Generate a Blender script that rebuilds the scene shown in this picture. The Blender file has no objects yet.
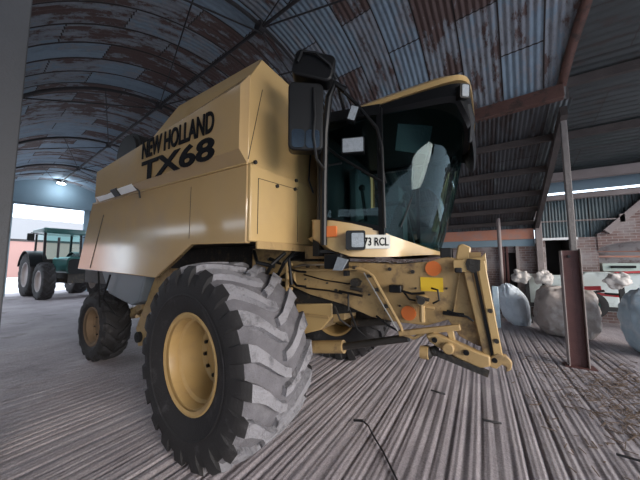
import bpy, math, random
from mathutils import Vector, Matrix, noise
C = bpy.context.scene.collection
PI = math.pi
R = math.radians
rnd = random.Random(7)

# ------------------------------------------------------------------ materials
def mat(name, col, rough=.6, metal=0, var=.0, vscale=4., bump=0, bscale=40., coat=0, col2=None, c2lo=.5, c2hi=.65, c2scale=3., emis=None, trans=0, ior=1.45, spec=.5, rvar=0):
    m = bpy.data.materials.new(name); m.use_nodes = True
    nt = m.node_tree; N = nt.nodes; L = nt.links
    b = N['Principled BSDF']
    b.inputs['Base Color'].default_value = (*col, 1)
    b.inputs['Roughness'].default_value = rough
    b.inputs['Metallic'].default_value = metal
    b.inputs['Coat Weight'].default_value = coat
    b.inputs['Coat Roughness'].default_value = .12
    b.inputs['IOR'].default_value = ior
    b.inputs['Transmission Weight'].default_value = trans
    b.inputs['Specular IOR Level'].default_value = spec
    tc = N.new('ShaderNodeTexCoord')
    cur = None
    if var or col2:
        n = N.new('ShaderNodeTexNoise'); n.inputs['Scale'].default_value = vscale; n.inputs['Detail'].default_value = 6
        L.new(tc.outputs['Object'], n.inputs['Vector'])
        mx = N.new('ShaderNodeMix'); mx.data_type = 'RGBA'
        mx.inputs[6].default_value = (*[c*(1-var) for c in col], 1)
        mx.inputs[7].default_value = (*[min(1, c*(1+var)) for c in col], 1)
        L.new(n.outputs['Fac'], mx.inputs[0]); cur = mx.outputs[2]
    if col2:
        n = N.new('ShaderNodeTexNoise'); n.inputs['Scale'].default_value = c2scale; n.inputs['Detail'].default_value = 8; n.inputs['Roughness'].default_value = .65
        L.new(tc.outputs['Object'], n.inputs['Vector'])
        r = N.new('ShaderNodeMapRange'); r.inputs[1].default_value = c2lo; r.inputs[2].default_value = c2hi
        L.new(n.outputs['Fac'], r.inputs[0])
        mx = N.new('ShaderNodeMix'); mx.data_type = 'RGBA'
        L.new(r.outputs[0], mx.inputs[0]); L.new(cur, mx.inputs[6]); mx.inputs[7].default_value = (*col2, 1)
        cur = mx.outputs[2]
        if rvar:
            q = N.new('ShaderNodeMapRange'); q.inputs[3].default_value = rough; q.inputs[4].default_value = rough+rvar
            L.new(r.outputs[0], q.inputs[0]); L.new(q.outputs[0], b.inputs['Roughness'])
    if cur: L.new(cur, b.inputs['Base Color'])
    if bump:
        n = N.new('ShaderNodeTexNoise'); n.inputs['Scale'].default_value = bscale; n.inputs['Detail'].default_value = 6
        L.new(tc.outputs['Object'], n.inputs['Vector'])
        bp = N.new('ShaderNodeBump'); bp.inputs['Strength'].default_value = bump; bp.inputs['Distance'].default_value = .02
        L.new(n.outputs['Fac'], bp.inputs['Height']); L.new(bp.outputs[0], b.inputs['Normal'])
    if emis:
        b.inputs['Emission Color'].default_value = (*emis[0], 1); b.inputs['Emission Strength'].default_value = emis[1]
    return m

def sheet_mat(name, cA, cB, cC, lo, hi, sheet_l=2.2, sheet_w=.72, w=.22):
    """old painted corrugated iron: per-sheet tone, rust patches; UV in metres (u across the ridges, v along them)"""
    m = bpy.data.materials.new(name); m.use_nodes = True
    nt = m.node_tree; N = nt.nodes; L = nt.links; b = N['Principled BSDF']
    uv = N.new('ShaderNodeUVMap'); uv.uv_map = 'UVMap'
    mp = N.new('ShaderNodeMapping'); mp.inputs['Rotation'].default_value = (0, 0, PI/2)
    L.new(uv.outputs[0], mp.inputs[0])
    br = N.new('ShaderNodeTexBrick')
    br.inputs['Color1'].default_value = (0, 0, 0, 1); br.inputs['Color2'].default_value = (1, 1, 1, 1); br.inputs['Mortar'].default_value = (.5, .5, .5, 1)
    br.inputs['Scale'].default_value = 1; br.inputs['Mortar Size'].default_value = .012; br.inputs['Bias'].default_value = 0
    br.inputs['Brick Width'].default_value = sheet_l; br.inputs['Row Height'].default_value = sheet_w
    L.new(mp.outputs[0], br.inputs[0])
    n = N.new('ShaderNodeTexNoise'); n.inputs['Scale'].default_value = 1.7; n.inputs['Detail'].default_value = 9; n.inputs['Roughness'].default_value = .72
    mp2 = N.new('ShaderNodeMapping'); mp2.inputs['Scale'].default_value = (2.2, .7, 1)
    L.new(uv.outputs[0], mp2.inputs[0]); L.new(mp2.outputs[0], n.inputs['Vector'])
    ad = N.new('ShaderNodeMath'); ad.operation = 'MULTIPLY_ADD'; ad.inputs[1].default_value = w; 
    L.new(br.outputs[0], ad.inputs[0]); L.new(n.outputs['Fac'], ad.inputs[2])
    cr = N.new('ShaderNodeValToRGB')
    e = cr.color_ramp.elements
    e[0].position = lo-.1; e[0].color = (*cA, 1)
    e[1].position = lo; e[1].color = (*[c*.8 for c in cA], 1)
    x = e.new(lo+.02); x.color = (*cB, 1)
    x = e.new(hi); x.color = (*[c*.75 for c in cB], 1)
    x = e.new(hi+.04); x.color = (*cC, 1)
    L.new(ad.outputs[0], cr.inputs[0])
    # seams
    mx = N.new('ShaderNodeMix'); mx.data_type = 'RGBA'; L.new(br.outputs['Fac'], mx.inputs[0]); L.new(cr.outputs[0], mx.inputs[6]); mx.inputs[7].default_value = (.03, .025, .025, 1)
    L.new(mx.outputs[2], b.inputs['Base Color'])
    b.inputs['Roughness'].default_value = .6; b.inputs['Metallic'].default_value = .1
    n3 = N.new('ShaderNodeTexNoise'); n3.inputs['Scale'].default_value = 14
    L.new(uv.outputs[0], n3.inputs['Vector'])
    bp = N.new('ShaderNodeBump'); bp.inputs['Strength'].default_value = .3; bp.inputs['Distance'].default_value = .01
    L.new(n3.outputs['Fac'], bp.inputs['Height']); L.new(bp.outputs[0], b.inputs['Normal'])
    return m

YEL = (.46, .315, .14)
M = {}
M['yellow'] = mat('straw_yellow_paint', YEL, .32, coat=.3, var=.06, col2=(.42, .28, .13), c2lo=.52, c2hi=.8, c2scale=2.5, rvar=.25)
M['yellow_dim_side'] = mat('dimmed_yellow_gloss_panel', (.40, .275, .135), .12, coat=.8, var=.05, col2=(.33, .24, .15), c2lo=.5, c2hi=.8, c2scale=1.6, rvar=.12, bump=.03, bscale=1.6)  # duller than the front yellow: the side's weaker light put into colour
M['yellow_dirty'] = mat('worn_yellow_paint', (.35, .235, .105), .5, var=.15, vscale=9, col2=(.12, .08, .05), c2lo=.53, c2hi=.70, c2scale=6, rvar=.3, bump=.1)
M['rim'] = mat('rim_yellow', (.40, .26, .105), .42, var=.08, col2=(.34, .22, .10), c2lo=.5, c2hi=.7, c2scale=6)
M['rear_rim'] = mat('mud_caked_rim', (.13, .085, .05), .8, var=.3, vscale=8)
M['black'] = mat('black_plastic', (.005, .0055, .0065), .42, spec=.35)
M['blackm'] = mat('matt_black', (.012, .012, .013), .7, var=.3)
M['grime'] = mat('greasy_black_metal', (.02, .018, .016), .6, var=.4, col2=(.09, .06, .035), c2lo=.55, c2hi=.7, c2scale=9, bump=.4)
M['rubber'] = mat('tyre_rubber', (.014, .013, .014), .75, var=.3, vscale=10, col2=(.06, .055, .06), c2lo=.58, c2hi=.74, c2scale=5, bump=.2, bscale=60)
M['dusty'] = mat('dusty_tread_rubber', (.20, .195, .21), .9, var=.3, vscale=6, col2=(.07, .067, .073), c2lo=.52, c2hi=.66, c2scale=7, bump=.7, bscale=55)
M['gapshade'] = mat('shaded_tread_groove', (.105, .10, .11), .9, var=.4, vscale=8, col2=(.14, .135, .145), c2lo=.5, c2hi=.7, c2scale=9, bump=.5, bscale=50)  # darker than the dusty lugs: shade between them put into the colour
M['darktread'] = mat('dark_tread_rubber', (.022, .021, .023), .85, var=.4, vscale=8, col2=(.09, .085, .09), c2lo=.6, c2hi=.75, c2scale=6, bump=.4, bscale=50)
M['steel'] = mat('bare_steel', (.35, .33, .3), .35, metal=.8, var=.2)
M['darksteel'] = mat('dark_steel', (.06, .055, .05), .45, metal=.5, var=.3)
M['tank'] = mat('grey_blue_tank', (.11, .13, .15), .4, var=.1)
M['white'] = mat('white_strip', (.75, .76, .76), .3)
M['orange'] = mat('orange_reflector', (.62, .16, .04), .35)
M['red'] = mat('red_lens', (.5, .04, .02), .25)
M['clear'] = mat('clear_lamp_lens', (.24, .27, .30), .25, var=.25, vscale=40, coat=.2, bump=.3, bscale=90)
M['stickY'] = mat('yellow_sticker', (.72, .47, .03), .5)
M['text'] = mat('black_lettering', (.004, .004, .005), .8, spec=.15)
M['plate'] = mat('plate_white', (.55, .55, .5), .35)
M['mirror'] = mat('mirror_glass', (.22, .30, .38), .12, metal=1)
M['seat'] = mat('seat_fabric', (.05, .055, .06), .9, bump=.3)
M['post'] = mat('grey_timber', (.20, .185, .18), .85, var=.25, vscale=6, bump=.6, bscale=30)
M['nearpost'] = mat('painted_grey_post', (.075, .077, .083), .8, var=.12, vscale=2, bump=.3, bscale=50)
M['iron'] = mat('dark_iron', (.03, .028, .03), .7, var=.4)
M['rustbeam'] = mat('red_brown_timber', (.12, .062, .05), .8, var=.35, vscale=5, col2=(.05, .035, .03), c2lo=.5, c2hi=.65, c2scale=6, bump=.5)
M['rustcol'] = mat('red_oxide_steel', (.075, .028, .026), .6, var=.3, vscale=9, bump=.3)
M['rustedge'] = mat('faded_flange', (.27, .23, .22), .7, var=.25, vscale=7, bump=.3)
M['redfascia'] = mat('pink_board', (.42, .19, .13), .8, var=.2, vscale=3, col2=(.3, .2, .18), c2lo=.5, c2hi=.7, c2scale=3)
M['purlin'] = mat('old_timber', (.07, .058, .055), .9, var=.4, vscale=4, bump=.5)
M['palewood'] = mat('pale_weathered_timber', (.24, .205, .20), .85, var=.25, vscale=4, bump=.4)
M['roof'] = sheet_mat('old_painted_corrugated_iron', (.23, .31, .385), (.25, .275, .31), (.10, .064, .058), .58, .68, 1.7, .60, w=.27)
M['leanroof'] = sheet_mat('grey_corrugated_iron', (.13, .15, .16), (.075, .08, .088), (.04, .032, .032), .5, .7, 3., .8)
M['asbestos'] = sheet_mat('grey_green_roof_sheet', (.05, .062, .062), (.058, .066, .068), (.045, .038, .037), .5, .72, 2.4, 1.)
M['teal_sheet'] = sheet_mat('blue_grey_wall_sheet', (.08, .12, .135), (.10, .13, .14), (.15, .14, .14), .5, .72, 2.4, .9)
M['gable'] = mat('slate_blue_sheet', (.17, .24, .29), .7, var=.15, vscale=1.2)
M['bag_white'] = mat('white_woven_bag', (.66, .72, .78), .45, var=.12, vscale=7, bump=.6, bscale=12, col2=(.50, .57, .64), c2lo=.5, c2hi=.7)
M['bag_blue'] = mat('pale_blue_woven_bag', (.40, .52, .60), .45, var=.12, vscale=7, bump=.6, bscale=12, col2=(.62, .68, .72), c2lo=.5, c2hi=.7)
M['bag_brown'] = mat('grubby_bag', (.34, .29, .265), .7, var=.2, vscale=9, bump=.7, bscale=14, col2=(.5, .46, .44), c2lo=.5, c2hi=.7)
M['cloth'] = mat('off_white_cloth', (.46, .43, .41), .85, var=.15, vscale=9, bump=.5, bscale=20)
M['mint'] = mat('pale_painted_metal', (.52, .58, .57), .5, var=.12, vscale=3, col2=(.3, .33, .33), c2lo=.55, c2hi=.7)
M['redpaint'] = mat('red_machine_paint', (.42, .03, .035), .4, var=.2)
M['teal'] = mat('tractor_green_paint', (.018, .085, .08), .35, coat=.3)
M['tealrim'] = mat('dusty_grey_rim', (.30, .27, .27), .6)
M['wire'] = mat('black_cable', (.015, .015, .017), .6)
M['straw'] = mat('dry_straw', (.13, .09, .065), .9, var=.4, vscale=30)
M['outwall'] = mat('pinkish_render', (.27, .165, .15), .9, var=.1, vscale=.4)
M['outroof'] = mat('pale_sheet_roof', (.20, .20, .21), .8, var=.06, vscale=.5)
M['yard'] = mat('pale_gravel_yard', (.75, .72, .74), .9, var=.12, vscale=1.5, bump=.3)
M['lamp_on'] = mat('lit_lamp_face', (.9, .95, 1), .3, emis=((.85, .95, 1), 18))
M['interior'] = mat('dark_interior', (.05, .045, .045), .9, var=.3)  # near-black stands in for the shade inside the openings
M['plaster'] = mat('flaking_whitewash', (.38, .35, .35), .9, var=.2, vscale=3, col2=(.16, .12, .11), c2lo=.5, c2hi=.62, c2scale=2.5, bump=.3)
M['green'] = mat('pale_green_bench', (.40, .47, .43), .6, var=.1)

def glass_mat(name, tint, gloss_tint=(.9, 1, 1), base=-.01):
    m = bpy.data.materials.new(name); m.use_nodes = True; nt = m.node_tree; N = nt.nodes; L = nt.links
    N.remove(N['Principled BSDF']); o = N['Material Output']
    t = N.new('ShaderNodeBsdfTransparent'); t.inputs[0].default_value = (*tint, 1)
    g = N.new('ShaderNodeBsdfGlossy'); g.inputs[0].default_value = (*gloss_tint, 1); g.inputs['Roughness'].default_value = .03
    f = N.new('ShaderNodeFresnel'); f.inputs[0].default_value = 1.5
    a = N.new('ShaderNodeMath'); a.operation = 'MULTIPLY_ADD'; a.inputs[1].default_value = .62; a.inputs[2].default_value = base; a.use_clamp = True
    L.new(f.outputs[0], a.inputs[0])
    mx = N.new('ShaderNodeMixShader'); L.new(a.outputs[0], mx.inputs[0]); L.new(t.outputs[0], mx.inputs[1]); L.new(g.outputs[0], mx.inputs[2]); L.new(mx.outputs[0], o.inputs[0])
    return m
M['glass'] = glass_mat('teal_tinted_glass', (.42, .62, .62), (.75, .95, 1))
M['tglass'] = glass_mat('tractor_glass', (.32, .56, .54))

def brick_mat():
    m = bpy.data.materials.new('old_brickwork'); m.use_nodes = True; nt = m.node_tree; N = nt.nodes; L = nt.links; b = N['Principled BSDF']
    tc = N.new('ShaderNodeTexCoord'); mp = N.new('ShaderNodeMapping'); mp.inputs['Rotation'].default_value = (R(90), 0, 0)
    L.new(tc.outputs['Object'], mp.inputs[0])
    br = N.new('ShaderNodeTexBrick'); br.inputs['Scale'].default_value = 1; br.inputs['Brick Width'].default_value = .23; br.inputs['Row Height'].default_value = .078
    br.inputs['Mortar Size'].default_value = .008; br.inputs['Color1'].default_value = (.17, .105, .095, 1); br.inputs['Color2'].default_value = (.12, .08, .075, 1); br.inputs['Mortar'].default_value = (.25, .22, .21, 1)
    L.new(mp.outputs[0], br.inputs[0])
    n = N.new('ShaderNodeTexNoise'); n.inputs['Scale'].default_value = 2.2; n.inputs['Detail'].default_value = 8; L.new(tc.outputs['Object'], n.inputs['Vector'])
    r = N.new('ShaderNodeMapRange'); r.inputs[1].default_value = .45; r.inputs[2].default_value = .68; L.new(n.outputs['Fac'], r.inputs[0])
    mx = N.new('ShaderNodeMix'); mx.data_type = 'RGBA'; L.new(r.outputs[0], mx.inputs[0]); L.new(br.outputs[0], mx.inputs[6]); mx.inputs[7].default_value = (.25, .225, .225, 1)
    L.new(mx.outputs[2], b.inputs['Base Color']); b.inputs['Roughness'].default_value = .9
    bp = N.new('ShaderNodeBump'); bp.inputs['Strength'].default_value = .5; bp.inputs['Distance'].default_value = .01; bp.invert = True
    L.new(br.outputs['Fac'], bp.inputs['Height']); L.new(bp.outputs[0], b.inputs['Normal'])
    return m
M['brick'] = brick_mat()

def floor_mat():
    m = bpy.data.materials.new('dusty_tamped_concrete'); m.use_nodes = True; nt = m.node_tree; N = nt.nodes; L = nt.links; b = N['Principled BSDF']
    tc = N.new('ShaderNodeTexCoord')
    def ns(scale, det=8, rough=.6, vec=None, sc=None):
        n = N.new('ShaderNodeTexNoise'); n.inputs['Scale'].default_value = scale; n.inputs['Detail'].default_value = det; n.inputs['Roughness'].default_value = rough
        if sc:
            mp = N.new('ShaderNodeMapping'); mp.inputs['Scale'].default_value = sc; L.new(tc.outputs['Object'], mp.inputs[0]); L.new(mp.outputs[0], n.inputs['Vector'])
        else: L.new(tc.outputs['Object'], n.inputs['Vector'])
        return n
    a = ns(.9, 6); s = ns(2.0, 8, .7, sc=(9, .6, 1)); d = ns(55, 8, .85)
    cr = N.new('ShaderNodeValToRGB'); e = cr.color_ramp.elements
    e[0].position = .3; e[0].color = (.19, .165, .178, 1); e[1].position = .7; e[1].color = (.50, .445, .46, 1)
    ad = N.new('ShaderNodeMath'); ad.operation = 'MULTIPLY_ADD'; ad.inputs[1].default_value = .5; L.new(a.outputs['Fac'], ad.inputs[0])
    ad2 = N.new('ShaderNodeMath'); ad2.operation = 'MULTIPLY'; ad2.inputs[1].default_value = .42; L.new(s.outputs['Fac'], ad2.inputs[0]); L.new(ad2.outputs[0], ad.inputs[2])
    L.new(ad.outputs[0], cr.inputs[0])
    # oil and mud stains
    st = ns(.75, 7, .7); r = N.new('ShaderNodeMapRange'); r.inputs[1].default_value = .58; r.inputs[2].default_value = .70; L.new(st.outputs['Fac'], r.inputs[0])
    mx = N.new('ShaderNodeMix'); mx.data_type = 'RGBA'; L.new(r.outputs[0], mx.inputs[0]); L.new(cr.outputs[0], mx.inputs[6]); mx.inputs[7].default_value = (.15, .12, .12, 1)
    sp = N.new('ShaderNodeMapRange'); sp.inputs[1].default_value = .3; sp.inputs[2].default_value = .7; sp.inputs[3].default_value = .45; sp.inputs[4].default_value = 1.5; L.new(d.outputs['Fac'], sp.inputs[0])
    mu = N.new('ShaderNodeMix'); mu.data_type = 'RGBA'; mu.blend_type = 'MULTIPLY'; mu.inputs[0].default_value = 1; L.new(mx.outputs[2], mu.inputs[6]); L.new(sp.outputs[0], mu.inputs[7])
    L.new(mu.outputs[2], b.inputs['Base Color']); b.inputs['Roughness'].default_value = .72
    bp = N.new('ShaderNodeBump'); bp.inputs['Strength'].default_value = .55; bp.inputs['Distance'].default_value = .01
    L.new(d.outputs['Fac'], bp.inputs['Height']); L.new(bp.outputs[0], b.inputs['Normal'])
    return m
M['floor'] = floor_mat()

# ------------------------------------------------------------------ mesh builder
class MB:
    def __init__(s): s.v = []; s.f = []; s.mi = []; s.uv = None
    def add(s, vs, fs, mi=0):
        o = len(s.v); s.v += [tuple(v) for v in vs]; s.f += [tuple(o+i for i in f) for f in fs]; s.mi += [mi]*len(fs); return s
    def box(s, x0, x1, y0, y1, z0, z1, mi=0, mtx=None):
        vs = [Vector((x, y, z)) for x in (x0, x1) for y in (y0, y1) for z in (z0, z1)]
        if mtx: vs = [mtx @ v for v in vs]
        return s.add(vs, [(0, 1, 3, 2), (4, 6, 7, 5), (0, 4, 5, 1), (2, 3, 7, 6), (0, 2, 6, 4), (1, 5, 7, 3)], mi)
    def rbox(s, x0, x1, y0, y1, z0, z1, r=.02, mi=0, axis=1, seg=5, mtx=None):
        """box with its four edges along `axis` rounded, prism"""
        lims = [(x0, x1), (y0, y1), (z0, z1)]; o = [i for i in range(3) if i != axis]
        (a0, a1), (b0, b1) = lims[o[0]], lims[o[1]]
        pts = []
        for (ca, cb, st) in ((a1-r, b1-r, 0), (a0+r, b1-r, 90), (a0+r, b0+r, 180), (a1-r, b0+r, 270)):
            for k in range(seg+1):
                t = R(st+90*k/seg); pts.append((ca+r*math.cos(t), cb+r*math.sin(t)))
        return s.prism(pts, axis, lims[axis][0], lims[axis][1], mi, mtx)
    def prism(s, pts, axis, c0, c1, mi=0, mtx=None):
        n = len(pts); vs = []
        for c in (c0, c1):
            for a, b in pts:
                p = [a, b]; p.insert(axis, c); p = Vector(p); vs.append(mtx @ p if mtx else p)
        fs = [tuple(range(n)), tuple(range(2*n-1, n-1, -1))]+[(i, i+n, (i+1) % n+n, (i+1) % n) for i in range(n)]
        return s.add(vs, fs, mi)
    def tube(s, pts, r, seg=10, mi=0, closed=False, cap=True):
        pts = [Vector(p) for p in pts]; n = len(pts); rs = r if isinstance(r, (list, tuple)) else [r]*n
        vs = []; up = Vector((0, 0, 1)); prev = None
        for i, p in enumerate(pts):
            a = pts[max(0, i-1)]; b = pts[min(n-1, i+1)]; d = (b-a).normalized()
            if prev is None:
                q = up if abs(d.z) < .9 else Vector((1, 0, 0)); u = d.cross(q).normalized()
            else:
                u = (prev-d*prev.dot(d)).normalized()
            prev = u; w = d.cross(u)
            for k in range(seg):
                t = 2*PI*k/seg; vs.append(p+(u*math.cos(t)+w*math.sin(t))*rs[i])
        fs = [(i*seg+k, i*seg+(k+1) % seg, (i+1)*seg+(k+1) % seg, (i+1)*seg+k) for i in range(n-1) for k in range(seg)]
        if cap: fs += [tuple(range(seg-1, -1, -1)), tuple(range((n-1)*seg, n*seg))]
        return s.add(vs, fs, mi)
    def bar(s, a, b, w, h, mi=0, up=(0, 0, 1)):
        a = Vector(a); b = Vector(b); d = (b-a).normalized(); u = Vector(up)
        if abs(d.dot(u)) > .95: u = Vector((0, 1, 0))
        x = d.cross(u).normalized(); y = x.cross(d)
        vs = [p+x*sx*w/2+y*sy*h/2 for p in (a, b) for sx, sy in ((-1, -1), (1, -1), (1, 1), (-1, 1))]
        return s.add(vs, [(3, 2, 1, 0), (4, 5, 6, 7), (0, 1, 5, 4), (1, 2, 6, 5), (2, 3, 7, 6), (3, 0, 4, 7)], mi)
    def lathe(s, prof, c, axis=1, seg=64, mi=0, flip=False):
        """prof: list of (along, radius)"""
        n = len(prof); vs = []
        for k in range(seg):
            t = 2*PI*k/seg
            for a, r in prof:
                p = [r*math.cos(t), r*math.sin(t)]; p.insert(axis, a); vs.append(Vector(p)+Vector(c))
        fs = []
        for k in range(seg):
            k2 = (k+1) % seg
            for i in range(n-1):
                q = (k*n+i, k*n+i+1, k2*n+i+1, k2*n+i); fs.append(q)
        return s.add(vs, fs, mi)
    def disc(s, c, nrm, r, th=.01, seg=20, mi=0):
        c = Vector(c); n = Vector(nrm).normalized()
        return s.tube([c-n*th/2, c+n*th/2], r, seg, mi)
    def sphere(s, c, r, seg=16, rings=10, mi=0, fn=None):
        rx, ry, rz = r if isinstance(r, (list, tuple)) else (r, r, r)
        vs = []; c = Vector(c)
        for i in range(rings+1):
            th = PI*i/rings
            for k in range(seg):
                ph = 2*PI*k/seg; d = Vector((math.sin(th)*math.cos(ph), math.sin(th)*math.sin(ph), math.cos(th)))
                m = fn(d) if fn else 1
                vs.append(c+Vector((d.x*rx, d.y*ry, d.z*rz))*m)
        fs = [(i*seg+k, (i+1)*seg+k, (i+1)*seg+(k+1) % seg, i*seg+(k+1) % seg) for i in range(rings) for k in range(seg)]
        return s.add(vs, fs, mi)
    def loft(s, A, B, mi=0):
        n = len(A); return s.add(list(A)+list(B), [(i, i+1, n+i+1, n+i) for i in range(n-1)], mi)
    def build(s, name, mats, parent=None, loc=None, bevel=0, smooth=35, solid=0):
        me = bpy.data.meshes.new(name); me.from_pydata(s.v, [], s.f)
        for m in (mats if isinstance(mats, (list, tuple)) else [mats]): me.materials.append(m)
        me.polygons.foreach_set('material_index', s.mi)
        if s.uv:
            uvl = me.uv_layers.new(name='UVMap')
            for l in me.loops: uvl.data[l.index].uv = s.uv[l.vertex_index]
        import bmesh
        bm = bmesh.new(); bm.from_mesh(me); bmesh.ops.recalc_face_normals(bm, faces=bm.faces); bm.to_mesh(me); bm.free()
        if smooth:
            me.polygons.foreach_set('use_smooth', [True]*len(me.polygons)); me.set_sharp_from_angle(angle=R(smooth))
        o = bpy.data.objects.new(name, me); C.objects.link(o)
        if parent is not None:
            o.parent = parent
            if loc is not None: o.location = loc
            elif parent.parent is None and parent.type == 'EMPTY': o.location = -parent.location
        elif loc is not None: o.location = loc
        if bevel:
            b = o.modifiers.new('bevel', 'BEVEL'); b.width = bevel; b.segments = 2; b.limit_method = 'ANGLE'; b.angle_limit = R(40)
        if solid:
            b = o.modifiers.new('solid', 'SOLIDIFY'); b.thickness = solid; b.offset = 0
        return o

def tag(o, label=None, cat=None, group=None, kind=None):
    if label: o['label'] = label
    if cat: o['category'] = cat
    if group: o['group'] = group
    if kind: o['kind'] = kind
    return o
def thing(name, loc, label, cat, group=None, rz=0):
    o = bpy.data.objects.new(name, None); C.objects.link(o); o.location = loc; o.rotation_euler = (0, 0, rz); o.empty_display_size = .2
    return tag(o, label, cat, group)
def struct(o, label=None): o['kind'] = 'structure'; 
def S(mb, name, m, **k):
    o = mb.build(name, m, **k); o['kind'] = 'structure'; return o
def copy_tree(o, parent=None):
    c = o.copy(); C.objects.link(c)
    if parent is not None: c.parent = parent
    for ch in list(o.children): copy_tree(ch, c)
    return c
def text_mesh(s, x0, x1, z0, z1, bold=.0, mtx=None, y=0):
    cu = bpy.data.curves.new('lettering', 'FONT'); cu.body = s; cu.size = 1; cu.offset = bold; cu.extrude = .004; cu.resolution_u = 4
    ob = bpy.data.objects.new('lettering', cu); C.objects.link(ob)
    dg = bpy.context.evaluated_depsgraph_get(); me = bpy.data.meshes.new_from_object(ob.evaluated_get(dg))
    xs = [v.co.x for v in me.vertices]; ys = [v.co.y for v in me.vertices]
    a, b, c, d = min(xs), max(xs), min(ys), max(ys)
    mb = MB(); vs = []
    for v in me.vertices:
        p = Vector((x0+(v.co.x-a)/(b-a)*(x1-x0), y-v.co.z, z0+(v.co.y-c)/(d-c)*(z1-z0)))
        vs.append(mtx @ p if mtx else p)
    mb.add(vs, [tuple(p.vertices) for p in me.polygons])
    bpy.data.objects.remove(ob); bpy.data.curves.remove(cu); bpy.data.meshes.remove(me)
    return mb

# ------------------------------------------------------------------ world, sun, camera
w = bpy.data.worlds.new('overcast'); bpy.context.scene.world = w; w.use_nodes = True
bg = w.node_tree.nodes['Background']; bg.inputs[0].default_value = (.76, .87, 1.0, 1); bg.inputs[1].default_value = 4.2
sl = bpy.data.lights.new('sun', 'SUN'); sl.energy = 6.5; sl.angle = R(35); sl.color = (1, .90, .80)
so = bpy.data.objects.new('sun', sl); C.objects.link(so)
so.rotation_euler = Vector((1.0, -.30, .25)).to_track_quat('Z', 'Y').to_euler()
cam = bpy.data.cameras.new('camera'); co = bpy.data.objects.new('camera', cam); C.objects.link(co)
cam.sensor_width = 36; cam.lens = 36*265/640; cam.clip_start = .05; cam.clip_end = 500
co.location = (0, 0, 1.68); co.rotation_euler = (R(90+4.85), 0, R(31))
bpy.context.scene.camera = co
sc = bpy.context.scene; sc.view_settings.view_transform = 'Standard'; sc.view_settings.look = 'None'; sc.view_settings.exposure = -0.35; sc.view_settings.gamma = 1

# ------------------------------------------------------------------ barn frame
ANG = R(5.2)
E1 = Vector((math.cos(ANG), -math.sin(ANG), 0)); E2 = Vector((math.sin(ANG), math.cos(ANG), 0))
N0 = Vector((-3.33, 3.37, 0)); RR = 3.65; VC = .08; ZC = 6.17-RR
def B(u, v, z): return N0+E1*u+E2*v+Vector((0, 0, z))
def arcz(v): return ZC+math.sqrt(RR*RR-(v-VC)**2)
T0 = math.asin((-2.9-VC)/RR); T1 = math.asin((2.97-VC)/RR)
# barrel roof: ridges follow the arc
U0, U1 = -16.8, 4.42
def uend(v): return U1+(2.97-v)*.30
mb = MB(); mb.uv = []
pitch = .0762*1.3; nu = int((U1-U0)/pitch*6); na = 30
nu = int((6.2-U0)/pitch*6)
for i in range(nu+1):
    for k in range(na+1):
        t = T0+(T1-T0)*k/na; u = min(U0+(6.2-U0)*i/nu, uend(VC+RR*math.sin(t))); dr = .013*math.cos(2*PI*u/pitch); r = RR+.06+dr
        p = B(u, VC+r*math.sin(t), ZC+r*math.cos(t)); mb.v.append(tuple(p)); mb.uv.append((u, t*RR))
for i in range(nu):
    for k in range(na):
        a = i*(na+1)+k; mb.f.append((a, a+1, a+na+2, a+na+1)); mb.mi.append(0)
S(mb, 'ceiling', M['roof'], smooth=80)

def corr(name, m, o, U, V, lu, lv, amp=.012, pitch=.0762, per=6, nv=1):
    """corrugated sheet; ridges run along V"""
    U = Vector(U).normalized(); V = Vector(V).normalized(); n = U.cross(V); o = Vector(o)
    b = MB(); b.uv = []; nn = max(2, int(lu/pitch*per))
    for i in range(nn+1):
        u = lu*i/nn; h = amp*math.cos(2*PI*u/pitch)
        for k in range(nv+1):
            v = lv*k/nv; b.v.append(tuple(o+U*u+V*v+n*h)); b.uv.append((u+o.x*.37, v))
    for i in range(nn):
        for k in range(nv):
            a = i*(nv+1)+k; b.f.append((a, a+1, a+nv+2, a+nv+1)); b.mi.append(0)
    return S(b, name, m, smooth=80)

# hoops, ties, ridge purlin
tn = 1
for n, u in enumerate((-12.6, -8.4, -4.2, 0)):
    b = MB(); pts = []
    for k in range(25):
        t = T0+(T1-T0)*k/24; r = RR-.06; pts.append(B(u, VC+r*math.sin(t), ZC+r*math.cos(t)))
    b.tube(pts, .035, 8)
    b.tube([B(u, -2.55, 4.95), B(u, -1.2, 5.50), B(u, .05, 5.98)], .014, 6)
    b.tube([B(u, .05, 5.98), B(u, 2.6, 4.95)], .014, 6)
    b.disc(B(u, 0, 6.06), E2, .10, .12, 10)
    S(b, 'trim_%d' % tn, M['iron']); tn += 1
b = MB(); b.tube([B(-16.7, 0, 6.04), B(4.3, 0, 6.04)], .03, 8)
for u in (-16.8, -12.6, -8.4, -4.2, 0):
    b.tube([B(u, 0, 6.04), B(u+4.2, 1.1, 5.90)], .016, 6); b.tube([B(u, 0, 6.04), B(u+4.2, -1.2, 5.85)], .012, 6)
S(b, 'trim_%d' % tn, M['iron']); tn += 1
# eaves beams both sides
b = MB(); b.bar(B(-16.7, 2.93, 4.62), B(4.45, 2.93, 4.62), .14, .24); S(b, 'trim_%d' % tn, M['rustbeam'], bevel=.01); tn += 1
b = MB(); b.bar(B(-16.7, -2.88, 4.70), B(4.45, -2.88, 4.70), .14, .22); S(b, 'trim_%d' % tn, M['purlin']); tn += 1
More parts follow.
